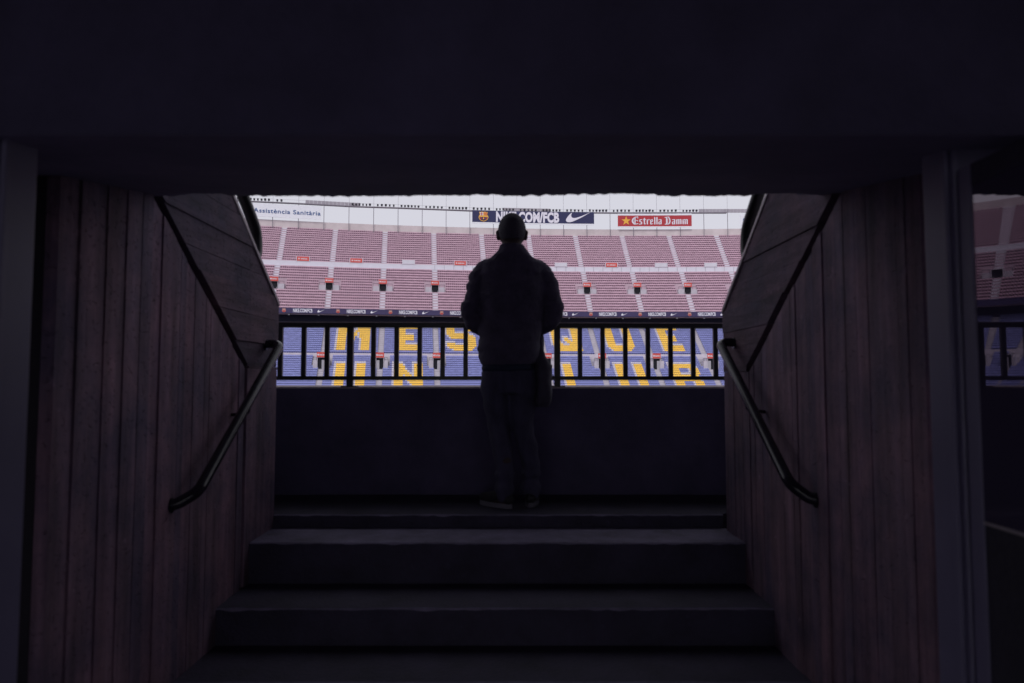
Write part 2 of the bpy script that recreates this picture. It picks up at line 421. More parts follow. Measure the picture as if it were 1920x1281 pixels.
# handrails --------------------------------------------------------------
def handrail(XF, sx, pl, pu, lab):
    """sx -1 left; rail 85 mm off the wall"""
    xr = XF-sx*.085
    a = at(pl[0], pl[1], 1).copy()
    Yl = xr/((pl[0]-960)/F)*1.0; Yu = xr/((pu[0]-960)/F)
    A = at(pl[0], pl[1], Yl); A = at(pl[0], pl[1], abs(Yl)); B = at(pu[0], pu[1], abs(Yu))
    A.x = B.x = xr
    d = (B-A).normalized()
    o = empty('handrail', A, lab, 'handrail')
    pw = (328, 948) if sx < 0 else (1524, 938)
    W = at(pw[0], pw[1], abs(XF/((pw[0]-960)/F)))
    pts = bend([(XF+sx*.02, W.y, W.z), (XF-sx*.02, W.y+.012, W.z+.004), tuple(A), tuple(B),
                (XF-sx*.03, B.y+.035, B.z+.012), (XF+sx*.02, B.y+.03, B.z+.006)], .055, 8)
    MB().tube(pts, .0235, 16).build('rail', M['rail_metal'], o, smooth=True)
    for t in (.55,):
        p = A+(B-A)*t
        MB().tube(bend([tuple(p-Vector((0, 0, .02))), (p.x, p.y, p.z-.06), (XF+sx*.01, p.y, p.z-.07)], .02), .008, 8).build('bracket', M['rail_metal'], o, smooth=True)
    for q in (pts[0], pts[-1]):
        MB().tube([(XF-sx*.006, q.y, q.z), (XF+sx*.004, q.y, q.z)], .030, 16).build('wall_flange', M['rail_metal'], o)
    return o
handrail(WL, -1, (378, 922), (524, 648), 'dark tubular handrail fixed to the left stair wall below the diagonal joint')
handrail(WR, 1, (1476, 908), (1351, 645), 'dark tubular handrail fixed to the right stair wall below the diagonal joint')
def outer_rail(XF, sx, lab, pts, r):
    CAPP, CS = GEO[sx][4:6]
    o = empty('outer_handrail', pts[0], lab, 'handrail')
    MB().tube(bend(pts, .10, 8), r, 16).build('rail', M['black_metal'], o, smooth=True)
    q = pts[2]
    zc = CAPP[1]+CS*(q[1]-CAPP[0])
    MB().tube([(q[0], q[1]-.045, q[2]+.03), (q[0], q[1]-.05, zc-.02)], .006, 8).build('bracket', M['rail_metal'], o)
    MB().tube([(q[0], 2.75, CAPP[1]+CS*(2.75-CAPP[0])-.02), (q[0], 2.75, CAPP[1]+CS*(2.75-CAPP[0])+.17)], .012, 8).build('bracket', M['rail_metal'], o)
    return o
xo = WL-.06
def orail(x, pxs, r=.033):
    P = [at(px, py, abs(x/((px-960)/F))) for px, py in pxs]
    for p in P: p.x = x
    return [tuple(p) for p in P]
pl = orail(xo, [(449, 368), (476, 434)])
d = Vector(pl[1])-Vector(pl[0]); top = Vector(pl[0])-d*4
outer_rail(WL, -1, 'thick black rail on top of the left sloping wall, rounded end against the maroon seats',
           [tuple(top), pl[1], (xo, pl[1][1]+.01, pl[1][2]-.16), (xo, pl[1][1]-.22, pl[1][2]-.08)], .031)
xo = WR+.06
pl = orail(xo, [(1427, 368), (1404, 432)])
d = Vector(pl[1])-Vector(pl[0]); top = Vector(pl[0])-d*4
outer_rail(WR, 1, 'thick black rail on top of the right sloping wall, rounded end against the maroon seats',
           [tuple(top), pl[1], (xo, pl[1][1]+.01, pl[1][2]-.16), (xo, pl[1][1]-.22, pl[1][2]-.08)], .031)
# door jambs and glass door ----------------------------------------------
def jamb(x0, x1, y0, y1, lab):
    o = empty('door_jamb', ((x0+x1)/2, y0, FLOOR), lab, 'door jamb')
    mb = MB(); mb.box(x0, x1, y0, y1, FLOOR, CEIL-.036); mb.build('post', M['jamb'], o, bevel=.006)
    xi = x1 if x0 < 0 else x0; s = 1 if x0 < 0 else -1
    mb = MB(); mb.box(*sorted((xi+s*.001, xi+s*.012)), y0+.012, y0+.028, FLOOR, CEIL-.04); mb.build('stop_bead', M['jamb'], o, bevel=.003)
    return o
jamb(-1.30, -1.10, 1.43, 1.56, 'grey painted door jamb at the far left edge beside the reddish wall')
jamb(1.03, 1.18, 1.57, 1.69, 'grey painted door jamb between the right wall and the glass door')
gd = empty('glass_door', (1.05, 1.55, FLOOR), 'open glass door at the right edge reflecting the stadium seats', 'door')
ZR = at(1842, 977, 1.052/((1842-960)/F)).z
mb = MB()
mb.box(1.035, 1.075, 1.52, 1.562, FLOOR+.01, CEIL-.22); mb.build('stile', M['jamb'], gd, bevel=.003)
mb = MB(); mb.box(1.035, 1.075, .55, .60, FLOOR+.01, CEIL-.22); mb.build('stile', M['jamb'], gd, bevel=.003)
mb = MB(); mb.box(1.040, 1.070, .60, 1.52, FLOOR+.01, ZR-.006); mb.build('kick_panel', M['dark_conc'], gd)
mb = MB(); mb.box(1.0365, 1.0735, .60, 1.52, ZR-.006, ZR+.0); mb.build('glazing_bead', M['strip'], gd)
mb = MB(); mb.box(1.036, 1.074, .60, 1.52, CEIL-.27, CEIL-.22); mb.build('top_rail', M['step'], gd, bevel=.002)
mb = MB(); mb.box(1.0385, 1.046, .60, 1.52, ZR, CEIL-.27); mb.build('pane', M['glass'], gd)
MB().tube(bend([(1.05, .66, .30), (.99, .66, .30), (.99, .66, .02), (1.05, .66, .02)], .03), .011, 12).build('pull_handle', M['rail_metal'], gd, smooth=True)
# parapet and railing -----------------------------------------------------
ZL = at(960, 725.5, 4.60).z
pa = empty('parapet', (0, 4.6, 0), 'dark concrete parapet with a pale top ledge carrying the black railing', 'parapet')
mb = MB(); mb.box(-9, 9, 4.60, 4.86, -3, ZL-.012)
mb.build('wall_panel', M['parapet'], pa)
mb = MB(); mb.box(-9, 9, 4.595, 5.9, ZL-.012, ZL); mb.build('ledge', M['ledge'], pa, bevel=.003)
mb = MB(); mb.box(-9, 9, 5.7, 5.89, -6, ZL-.012); mb.build('outer_face', M['conc3'], pa)
YR = 4.66
rl = empty('railing', (0, YR, ZL), 'black steel railing of upright bars on the parapet ahead of the person', 'railing', rz=R(0))
def skew(p):  # the railing runs a touch askew, farther away on the right
    return (p[0], p[1]+p[0]*.030, p[2])
zt1, zt0 = at(800, 606.5, YR).z, at(800, 615, YR).z
zb1, zb0 = at(800, 705.5, YR).z, at(800, 713, YR).z
def skbox(x0, x1, z0, z1, dy=.02):
    mb = MB(); mb.box(x0, x1, YR-dy, YR+dy, z0, z1); mb.v = [skew(v) for v in mb.v]; return mb
skbox(-4.2, 4.2, zt0, zt1, .024).build('top_rail', M['black_metal'], rl, bevel=.003)
skbox(-4.2, 4.2, zt1+.0005, zt1+.006, .022).build('rail_highlight', M['ledge'], rl)  # pale strip, a painted highlight along the black top rail
skbox(-4.2, 4.2, zb0, zb1, .018).build('bottom_rail', M['black_metal'], rl, bevel=.002)
sp = .1562; x656 = at(656.5, 700, YR-.03).x
for k in range(-17, 35):
    x = x656+k*sp
    if abs(x) > 4.1: continue
    if k % 9 == 0:
        skbox(x-.021, x+.021, ZL, zt0, .018).build('post', M['black_metal'], rl, bevel=.002)
        skbox(x-.05, x+.05, ZL, ZL+.006, .045).build('base_plate', M['black_metal'], rl)
    else:
        skbox(x-.0155, x+.0155, zb1, zt0, .012).build('baluster', M['black_metal'], rl, bevel=.0015)
# our own tier: decks beside and above the opening -------------------------
mb = MB()
for sx in (-1, 1):
    xa, xb = (-9, WL-.262) if sx < 0 else (WR+.262, 9)
    for i in range(16):
        y1 = 3.95-i*.78; z1 = .35+i*.50
        mb.box(xa, xb, y1-.78, y1, z1-.9 if i else -.3, z1)
xa, xb = WL-.262, WR+.262
for i in range(2, 16):
    y1 = 3.95-i*.78; z1 = .35+i*.50
    if z1-.5 > CEIL+.36 and y1 < 2.6: mb.box(xa, xb, y1-.78, y1, CEIL+.352, z1)
o = tag(mb.build('seating_deck', M['conc3']), 'grey stepped concrete seating deck beside the stair opening', 'deck')

# unseen roof over our own tier, reach set to keep sky light off stairs
ro = empty('unseen_stand_roof', (0, 5, 15), 'unseen cantilever roof high over the near tier, reach set to shade the stairs', 'roof')
mb = MB(); mb.hexa([(-70, -22, 13.5), (70, -22, 13.5), (70, 10, 15.1), (-70, 10, 15.1), (-70, -22, 14.1), (70, -22, 14.1), (70, 10, 15.5), (-70, 10, 15.5)])
mb.build('roof_slab', M['dark_conc'], ro)
for i in range(-6, 7):
    mb = MB(); x = i*10
    mb.hexa([(x-.2, -22, 12.6), (x+.2, -22, 12.6), (x+.2, 10, 14.8), (x-.2, 10, 14.8), (x-.2, -22, 13.5), (x+.2, -22, 13.5), (x+.2, 10, 15.1), (x-.2, 10, 15.1)])
    mb.build('girder', M['dark_conc'], ro)

# ================================================================== FAR STADIUM
# plan curve of the far stand's fascia; s = metres along it, r = metres outward
Y0C, XC, KC = 165.9, 35.0, .00128
curve = {}
def build_curve():
    ds = .25
    # start at x=0
    def run(sign):
        x = 0.0; y = Y0C-KC*XC*XC; s = 0.0; pts = []
        ang = None
        while abs(s) < 230:
            lim = (-82 if sign < 0 else 112)
            if (sign < 0 and x > lim) or (sign > 0 and x < lim):
                sl_ = -2*KC*(x-XC); ang = math.atan(sl_)
            else:
                tgt = R(88) if sign < 0 else R(-88)
                if abs(ang) < R(88): ang += ds/38.0*(1 if sign < 0 else -1)
            pts.append((s, x, y, ang))
            x += sign*math.cos(ang)*ds; y += sign*math.sin(ang)*ds; s += sign*ds
        return pts
    L = run(-1); Rr = run(1)
    allp = list(reversed(L))[:-1]+Rr
    return allp
CUR = build_curve(); S0 = CUR[0][0]
def pos(s, r, z):
    t = (s-S0)/.25; i = max(0, min(len(CUR)-2, int(t))); f = t-i
    a, b = CUR[i], CUR[i+1]
    x = a[1]+(b[1]-a[1])*f; y = a[2]+(b[2]-a[2])*f; an = a[3]+(b[3]-a[3])*f
    return (x-math.sin(an)*r, y+math.cos(an)*r, z+CZ)
def ang(s):
    return CUR[max(0, min(len(CUR)-1, int((s-S0)/.25)))][3]
def s_at(px, r, zr=0):
    lo, hi = -75, 90
    for _ in range(40):
        m_ = (lo+hi)/2
        if proj(pos(m_, r, zr))[0] < px: lo = m_
        else: hi = m_
    return lo
def slen(s, r):
    a, b = Vector(pos(s-.5, r, 0)), Vector(pos(s+.5, r, 0)); return (b-a).length
SA, SB = -150.0, 118.0
def ribbon(mb, prof, sa=SA, sb=SB, ds=2.0, close=False):
    """sweep a profile of (r,z) points along the plan curve"""
    n = max(1, int(math.ceil((sb-sa)/ds))); ss = [sa+(sb-sa)*i/n for i in range(n+1)]
    n0 = len(mb.v); k = len(prof)
    for s_ in ss:
        for r, z in prof: mb.v.append(pos(s_, r, z))
    for i in range(n):
        for j in range(k if close else k-1):
            j2 = (j+1) % k
            mb.f.append((n0+i*k+j, n0+(i+1)*k+j, n0+(i+1)*k+j2, n0+i*k+j2))
    if close:
        mb.f.append(tuple(n0+j for j in range(k))); mb.f.append(tuple(n0+n*k+j for j in reversed(range(k))))
    return mb
def sbox(mb, s0, s1, r0, r1, z0, z1, ds=2.0):
    return ribbon(mb, [(r0, z0), (r0, z1), (r1, z1), (r1, z0)], s0, s1, ds, True)
AIS = [-145, -137, -129.5, -122, -114.5, -107.5, -101, -94.6, -88]+[-18.35+12.6*k for k in range(-5, 12)]
AISLE_W = 1.35
# rows: (r, z of the floor) at the front of each row
T3 = [(17.0+.80*i, 30.0+.735*i) for i in range(16)]       # top block
T2 = [(.75+.80*i, 15.75+.765*i) for i in range(17)]       # block above the fascia
T1 = [(-8.0+.80*i, 5.9+.50*i) for i in range(15)]         # lettered block
T0 = [(-10.3-.80*j, 4.75-.48*j) for j in range(22)]       # front block (downwards)
gs = empty('grandstand', (0, 165, -6), 'far stadium stand of maroon seats above blue and yellow lettered seats', 'grandstand')
def deck(rows, dr, name, m, back=.6):
    mb = MB()
    rows = sorted(rows)
    prof = []
    for i, (r, z) in enumerate(rows):
        prof += [(r, z), (r+dr, z)]
    ribbon(mb, [(rows[0][0], rows[0][1]-back)]+prof)
    return mb.build(name, m, gs, clean=False)
deck(T3, .8, 'top_deck', M['deckp'])
deck(T2, .8, 'upper_deck', M['deckp'])
deck(T1, .8, 'lettered_deck', M['conc3'])
deck(T0, .8, 'front_deck', M['conc3'], 1.5)
# walkway of the upper tier with its white wall
mb = MB(); ribbon(mb, [(14.35, 27.99), (14.35, 28.75), (17.0, 28.76)]); mb.build('upper_walkway', M['conc'], gs, clean=False)
mb = MB(); sbox(mb, SA, SB, 16.6, 16.95, 28.8, 30.35); mb.build('walkway_wall', M['conc2'], gs)
for i in range(34):
    s_ = -18.3+i*2.4
    mb = MB(); sbox(mb, s_, s_+.09, 16.52, 16.59, 28.85, 30.36, 1); mb.build('panel_joint', M['conc3'], gs, clean=False)
mb = MB(); ribbon(mb, [(-10.3+.8, 4.75), (-9.5, 5.3), (-8.0, 5.31), (-8.0, 5.9)]); mb.build('lower_walkway', M['conc'], gs, clean=False)
mb = MB(); sbox(mb, SA, SB, -8.15, -7.98, 5.3, 5.95); mb.build('kerb_wall', M['conc'], gs)
# top wall
mb = MB(); sbox(mb, SA, SB, 29.75, 30.1, 40.9, 43.55); mb.build('top_wall', M['beige'], gs)
# fascia; soffit and back wall, dark colour standing for shade under the tier
mb = MB(); sbox(mb, SA, SB, 0, .3, 15.35, 16.62); mb.build('fascia', M['purple'], gs)
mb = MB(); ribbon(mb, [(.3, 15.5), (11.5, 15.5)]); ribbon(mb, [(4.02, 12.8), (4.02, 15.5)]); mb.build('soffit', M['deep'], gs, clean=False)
mb = MB(); ribbon(mb, [(-27.1, -7.2), (-27.1, -9.2)]); mb.build('front_wall', M['conc3'], gs, clean=False)
# outer back of the stand so that it is not hollow from the side
mb = MB(); ribbon(mb, [(30.1, 43), (31, -12)]); mb.build('outer_wall', M['conc3'], gs, clean=False)
# aisle steps (two per row)
for s_ in AIS:
    for rows, dz in ((T3, .735), (T2, .765), (T1, .5), (T0, .48)):
        tgt = MB()
        for (r, z) in rows:
            sbox(tgt, s_-.58, s_+.58, r+.40, r+.80, z, z+dz*.5, 3)
            sbox(tgt, s_-.62, s_-.585, r, r+.8, z, z+dz*.55, 3); sbox(tgt, s_+.585, s_+.62, r, r+.8, z, z+dz*.55, 3)
        tgt.build('aisle_steps', M['conc2'] if rows in (T3, T2) else M['conc'], gs, clean=False)
# stairwell mouths (vomitories)
VOM2 = [AIS[k] for k in range(len(AIS))]
def mouth(s_, r0, r1, z0, zh, hw, pad, padh, side):
    v = MB()
    sbox(v, s_-hw-.12, s_-hw, r0, r1, z0-.4, z0+zh, 4); sbox(v, s_+hw, s_+hw+.12, r0, r1, z0-.4, z0+zh, 4)
    sbox(v, s_-hw-.12, s_+hw+.12, r0, r1, z0+zh, z0+zh+.15, 4)
    if pad:
        sbox(v, s_-pad, s_-hw-.13, r0+.1, r1, z0-.5, z0+padh, 4); sbox(v, s_+hw+.13, s_+pad, r0+.1, r1, z0-.5, z0+padh, 4)
    o = v.build('stairwell_mouth', M['conc'], gs)
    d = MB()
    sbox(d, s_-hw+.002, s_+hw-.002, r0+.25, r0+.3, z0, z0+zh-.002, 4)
    d.build('opening', M['opening'], o)  # near-black sheet standing for the shade inside the stairwell
    if side:
        d = MB(); a, b_ = (s_-hw+.01, s_-.1) if side < 0 else (s_+.1, s_+hw-.01)
        sbox(d, a, b_, r0+.10, r0+.2, z0-.6, z0+zh-.45, 4); d.build('stair_side', M['conc3'], o)
    for q in (-1, 1):
        d = MB()
        a, b_ = sorted((s_+q*(hw+.2), s_+q*pad))
        sbox(d, a, b_, r0, r0+.06, z0+padh+.55, z0+padh+.63, 4)
        for t in (a, b_-.06): sbox(d, t, t+.06, r0, r0+.06, z0+padh, z0+padh+.55, 4)
        d.build('guard_bar', M['lamp'], o)
for s_ in AIS:
    mouth(s_, T2[8][0]-.1, T2[12][0], T2[8][1], 1.75, .82, 2.3, 1.25, 0)
# lower mouths
for k, s_ in enumerate(AIS):
    mouth(s_, T0[5][0], T0[0][0]+.8, T0[5][1], 2.35, .78, 1.75, 1.9, -1 if k % 3 == 1 else 1)
# ---- seats
def seat_shape(w=.45):
    """bucket seat of back and pan; local x along row, y outward, z up; faces toward -y"""
    v = []; f = []
    def hexa(p):
        n = len(v); v.extend(p)
        f.extend([tuple(n+i for i in q) for q in ((4, 5, 6, 7), (0, 1, 5, 4), (1, 2, 6, 5), (2, 3, 7, 6), (3, 0, 4, 7), (3, 2, 1, 0))])
    h = w/2
    hexa([(-h, .16, .34), (h, .16, .34), (h, .55, .32), (-h, .55, .32), (-h, .14, .41), (h, .14, .41), (h, .55, .37), (-h, .55, .37)])
    hexa([(-h, .50, .37), (h, .50, .37), (h, .56, .37), (-h, .56, .37), (-h*.88, .60, .74), (h*.88, .60, .74), (h*.88, .64, .74), (-h*.88, .64, .74)])
    hexa([(-.16, .20, .04), (.16, .20, .04), (.16, .5, .04), (-.16, .5, .04), (-.16, .20, .335), (.16, .20, .335), (.16, .5, .335), (-.16, .5, .335)])  # dark box under the pan, the shadow there put into its colour
    for q in (-1, 1):
        a, b_ = sorted((q*.16, q*h)); n = len(v)
        v.extend([(a, .165, .0), (b_, .165, .0), (b_, .165, .34), (a, .165, .34)]); f.append((n, n+1, n+2, n+3))
    return v, f
SV, SF = seat_shape()
G = {
'M': ["1111......11111", "11111.....11111", "11111....111111", "111111...111111", "111111..1111111", "1111.1111.11111", "1111.1111.11111"[:15],
      "1111..11..11111", "1111..11...1111", "1111.......1111", "1111.......1111", "1111.......1111", "1111.......1111", "1111.......1111"],
'E': ["1111111111", "1111111111", "1111111111", "1111......", "1111......", "1111......", "11111111..", "11111111..", "11111111..", "1111......", "1111......",
      "1111111111", "1111111111", "1111111111"],
'S': ["..1111111111..", ".111111111111.", "1111......1111", "1111......1111", "1111..........", "11111111111...", ".111111111111.", "..111111111111",
      "..........1111", "..........1111", "1111.....11111", "111111111111111"[:14], ".111111111111.", "...111111111.."],
'Q': ["..1111111111..", ".111111111111.", "1111......1111", "1111......1111", "1111......1111", "1111......1111", "1111......1111", "1111..11..1111",
      "1111..111.1111", "1111...1111111", "11111...111111", ".1111111111111"[:14], ".111111111111.", "..1111111111.1"],
'U': ["1111.....1111"]*11+["1111111111111", ".11111111111.", "..111111111.."],
'N': ["1111.....1111", "11111....1111", "11111....1111", "111111...1111", "1111111..1111", "1111.111.1111", "1111..11.1111", "1111..1111111",
      "1111...111111", "1111....11111", "1111....11111", "1111.....1111", "1111.....1111", "1111.....1111"],
'C': ["..11111111..", ".1111111111.", "1111....1111", "1111....1111"]+["1111........"]*6+["1111....1111", "1111....1111", ".1111111111.", "..11111111.."],
'L': ["1111......"]*11+["1111111111"]*3,
'B': ["11111111111..", "111111111111.", "1111.....1111", "1111.....1111", "1111.....1111", "111111111111.", "11111111111..", "111111111111.",
      "1111.....1111", "1111.....1111", "1111.....1111", "1111111111111", "111111111111.", "11111111111.."],
}
# aisle index of B-C block = k where AIS = -43.55
kB = min(range(len(AIS)), key=lambda k: abs(AIS[k]+43.55))
LET1 = {kB: 'M', kB+1: 'E', kB+2: 'S', kB+4: 'Q', kB+5: 'U', kB+6: 'E'}
LET0 = {kB: 'U', kB+1: 'N', kB+3: 'C', kB+4: 'L', kB+5: 'U', kB+6: 'B'}
NS = 23
def letter_color(gl_, row_from_top, col):
    """row 0 = top row of the letter"""
    g = G[gl_]; w_ = len(g[0]); off = (NS-w_)//2
    def on(rw, c):
        c -= off
        return 0 <= rw < len(g) and 0 <= c < w_ and c < len(g[rw]) and g[rw][c] == '1'
    if on(row_from_top, col): return 'yellow'
    if on(row_from_top, col+1) or on(row_from_top+1, col) or on(row_from_top+1, col+1): return 'white_seat'
    return 'blue'
seats = {'maroon': [], 'blue': [], 'yellow': [], 'white_seat': []}
cand = []
for k in range(len(AIS)-1):
    a, b_ = AIS[k]+AISLE_W/2, AIS[k+1]-AISLE_W/2
    nsb = max(4, round((b_-a)/.491)); pitch = (b_-a)/nsb
    for c in range(nsb):
        s_ = a+(c+.5)*pitch
        if s_ < SA+1 or s_ > SB-1: continue
        dk = min(abs(s_-AIS[k]), abs(s_-AIS[k+1]))
        for (r, z) in T3: seats['maroon'].append((s_, r, z))
        for i, (r, z) in enumerate(T2):
            if 8 <= i <= 11 and dk < 2.45: continue
            seats['maroon'].append((s_, r, z))
        for i, (r, z) in enumerate(T1):
            if k in LET1: col = letter_color(LET1[k], 14-i, c)   # bottom letter row is i=1
            else: col = 'blue'
            seats[col].append((s_, r, z))
        for j, (r, z) in enumerate(T0):
            if j <= 4 and dk < 1.9: continue
            if k in LET0: col = letter_color(LET0[k], j-4, c)
            else: col = 'blue'
            p = proj(pos(s_, r, z+.6))
            if 530 < p[0] < 1352 and not (900 < p[0] < 1035) and p[1] < 723: cand.append((p[1], col, (s_, r, z)))
            seats[col].append((s_, r, z))
cand.sort(key=lambda t: -t[0]); near = cand[:300]; nearset = {(t[1], t[2]) for t in near}
rs = random.Random(3)
for col, lst in seats.items():
    vv = []; ff = []
    for q in lst:
        if (col, q) in nearset: continue
        s_, r, z = q; an = ang(s_); ca, sa_ = math.cos(an), math.sin(an)
        bx, by, bz = pos(s_, r, z); n = len(vv)
        j = rs.uniform(-.02, .02)
        for (x, y, zz) in SV: vv.append((bx+x*ca-y*sa_, by+x*sa_+y*ca, bz+zz+j))
        for f_ in SF: ff.append(tuple(n+i for i in f_))
    me = bpy.data.meshes.new('seats'); me.from_pydata(vv, [], ff)
    hollow = [1 if 12 <= (i % 20) < 18 else 0 for i in range(len(ff))]  # marks the painted-shade box under each pan
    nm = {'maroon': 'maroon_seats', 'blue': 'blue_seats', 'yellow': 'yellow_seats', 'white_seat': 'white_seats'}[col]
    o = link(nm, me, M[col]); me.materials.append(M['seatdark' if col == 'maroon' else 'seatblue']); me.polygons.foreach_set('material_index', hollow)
    lab = {'maroon': 'massed rows of faded maroon plastic seats filling the far upper tier',
           'blue': 'massed rows of blue plastic seats in the far lower tier around the letters',
           'yellow': 'yellow plastic seats spelling big letters in the blue lower tier',
           'white_seat': 'pale seats edging the yellow letters in the blue lower tier'}[col]
    tag(o, lab, 'seats', kind='stuff')
SM = {}
for col in ('blue', 'yellow', 'white_seat'):
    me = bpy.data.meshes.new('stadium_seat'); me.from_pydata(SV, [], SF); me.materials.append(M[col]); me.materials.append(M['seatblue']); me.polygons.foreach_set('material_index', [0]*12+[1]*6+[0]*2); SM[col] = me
ORD = ['first', 'second', 'third', 'fourth', 'fifth', 'sixth', 'seventh', 'eighth', 'ninth', 'tenth', 'eleventh', 'twelfth', 'thirteenth', 'fourteenth', 'fifteenth',
       'sixteenth', 'seventeenth', 'eighteenth', 'nineteenth', 'twentieth', 'twenty-first', 'twenty-second', 'twenty-third', 'twenty-fourth', 'twenty-fifth', 'twenty-sixth']
rows_near = sorted({t[2][2] for t in near}); cell = {}
for t in near:
    px_ = proj(pos(t[2][0], t[2][1], t[2][2]+.4))[0]
    g_ = int((px_-525)/43.2); cell.setdefault((rows_near.index(t[2][2]), g_), []).append((px_, t))
seatlab = {}
for (rw, g_), lst in cell.items():
    for n_i, (px_, t) in enumerate(sorted(lst)):
        seatlab[t[2]] = '%s from left in the %s railing gap, %s row above the ledge' % (ORD[n_i], ORD[g_], ORD[rw])
for py, col, (s_, r, z) in near:
    o = bpy.data.objects.new('stadium_seat', SM[col]); C.objects.link(o)
    o.location = pos(s_, r, z); o.rotation_euler = (0, 0, ang(s_))
    nm = {'blue': 'blue', 'yellow': 'yellow', 'white_seat': 'pale grey'}[col]
    tag(o, nm+' seat, '+seatlab[(s_, r, z)], 'seat',
        nm+' seats in the lowest visible rows')
# ---- lettering / emblems on the curve
def warp(mb, vs, fs, s0, r, z0, k=None):
    k = k or slen(s0, r); n = len(mb.v)
    for x, y in vs: mb.v.append(pos(s0+x/k, r, z0+y))
    for f_ in fs: mb.f.append(tuple(n+i for i in f_))
def poly2(mb, pts, s0, r, z0, sc=1.0, dx=0):
    warp(mb, [(dx+x*sc, y*sc) for x, y in pts], [tuple(range(len(pts)))], s0, r, z0)
def swoosh():
    # unit width 1, height ~.37 ; tick with a hooked left end and long taper to the right
    top = [(1.0, .37), (.80, .275), (.60, .19), (.44, .135), (.34, .115), (.265, .125), (.22, .165), (.205, .22), (.225, .285), (.26, .34)]
    bot = [(.16, .27), (.08, .18), (.02, .09), (0, .03), (.02, -.02), (.07, -.05), (.15, -.052), (.25, -.03), (.42, .045), (.65, .16)]
    return top+bot
def star(n=5, r1=.5, r2=.2):
    return [((r1 if i % 2 == 0 else r2)*math.sin(math.pi*i/n), (r1 if i % 2 == 0 else r2)*math.cos(math.pi*i/n)) for i in range(2*n)]
def star_faces(mb, s0, r, z0, sc):
    p = star(); k = len(p)
    warp(mb, [(0, 0)]+[(x*sc, y*sc) for x, y in p], [(0, 1+i, 1+(i+1) % k) for i in range(k)], s0, r, z0)
def fan(mb, pts, s0, r, z0, sc):
    cx = sum(p[0] for p in pts)/len(pts); cy = sum(p[1] for p in pts)/len(pts); k = len(pts)
    warp(mb, [(cx*sc, cy*sc)]+[(x*sc, y*sc) for x, y in pts], [(0, 1+i, 1+(i+1) % k) for i in range(k)], s0, r, z0)
def crest(parent, s0, r, z0, sc, simple=False):
    """shield emblem, height ~1*sc, centred"""
    def outline(g=1.0):
        pts = [(-.42, .46), (-.30, .40), (-.16, .47), (0, .42), (.16, .47), (.30, .40), (.42, .46), (.38, .30), (.36, .16), (.46, .02), (.47, -.14), (.40, -.30), (.24, -.43), (0, -.50),
               (-.24, -.43), (-.40, -.30), (-.47, -.14), (-.46, .02), (-.36, .16), (-.38, .30)]
        return [(x*g, y*g) for x, y in pts]
    e = MB(); fan(e, outline(), s0, r, z0, sc); root = e.build('crest', M['pinkgold'] if simple else M['gold'], parent, clean=False)
    if simple:
        e = MB(); fan(e, [(-.36, -.04), (.36, -.04), (.38, -.16), (.30, -.32), (0, -.42), (-.30, -.32), (-.38, -.16)], s0, r-.03, z0, sc); e.build('crest_field', M['red'], root, clean=False)
        return
    def add(nm, ps, m, dr):
        e = MB()
        for p in ps: fan(e, p, s0, r-dr, z0, sc)
        e.build(nm, m, root, clean=False)
    add('crest_white_field', [[(-.34, .38), (-.02, .38), (-.02, .10), (-.31, .10)]], M['white_panel'], .03)
    add('crest_cross', [[(-.21, .38), (-.14, .38), (-.14, .10), (-.21, .10)], [(-.33, .27), (-.02, .27), (-.02, .20), (-.32, .20)]], M['red'], .06)
    add('crest_stripes', [[(x, .38), (x+.04, .38), (x+.04, .10), (x, .10)] for x in (.06, .14, .22, .30)], M['redsign'], .06)
    add('crest_navy_field', [[(-.40, -.06), (.40, -.06), (.38, -.20), (.28, -.34), (0, -.44), (-.28, -.34), (-.38, -.20)]], M['navy'], .03)
    add('crest_field', [[(x, -.07), (x+.09, -.07), (x+.09, -.32), (x, -.32)] for x in (-.30, -.045, .21)], M['red'], .06)
    add('crest_ball', [[(.08*math.cos(t*math.pi/4), -.2+.08*math.sin(t*math.pi/4)) for t in range(8)]], M['gold'], .09)
RB = 29.0
def banner(name, px0, px1, py0, py1, lab, m, cat='banner'):
    """banner hung on the gantry between photo columns px0..px1"""
    s0, s1 = s_at(px0, RB, 45), s_at(px1, RB, 45)
    Yc = pos((s0+s1)/2, RB, 0)[1]
    zt, zb = at(960, py0, Yc).z-CZ, at(960, py1, Yc).z-CZ
    root = empty(name, pos((s0+s1)/2, RB, zb), lab, cat)
    mb = MB(); sbox(mb, s0, s1, RB, RB+.12, zb, zt, 1.0); mb.build('panel', m, root)
    return root, s0, s1, zb, zt
# big navy banner
bn, s0, s1, zb, zt = banner('advertising_banner', 885.5, 1114, 396.5, 418.5, 'navy banner with gold crest, white capitals and a white tick behind the head', M['navy'])
H = zt-zb; k = slen(0, RB)
mb = MB(); sbox(mb, s0, s1, RB-.02, RB+.1, zb-.42, zb-.02, 1); mb.build('hem', M['white_panel'], bn)
crest(bn, s_at(906.5, RB, 45), RB-.05, (zb+zt)/2-.05, H*.86)
vs, fs = text_polys('NIKE.COM/FCB', H*.80, 1, .05, 1.04)
sa, sb = s_at(930, RB, 45), s_at(1048.5, RB, 45); Lw = (sb-sa)*k; wd = max(v[0] for v in vs)
mb = MB(); warp(mb, [(x*Lw/wd, y) for x, y in vs], fs, sa, RB-.06, zb+H*.10, k); mb.build('lettering', M['wlet'], bn, clean=False)
sa, sb = s_at(1061, RB, 45), s_at(1109, RB, 45)
def tri_strip(pts):   # swoosh as quads between the two sides
    n = len(pts)//2; top = pts[:n]; bot = list(reversed(pts[n:])); return top, bot
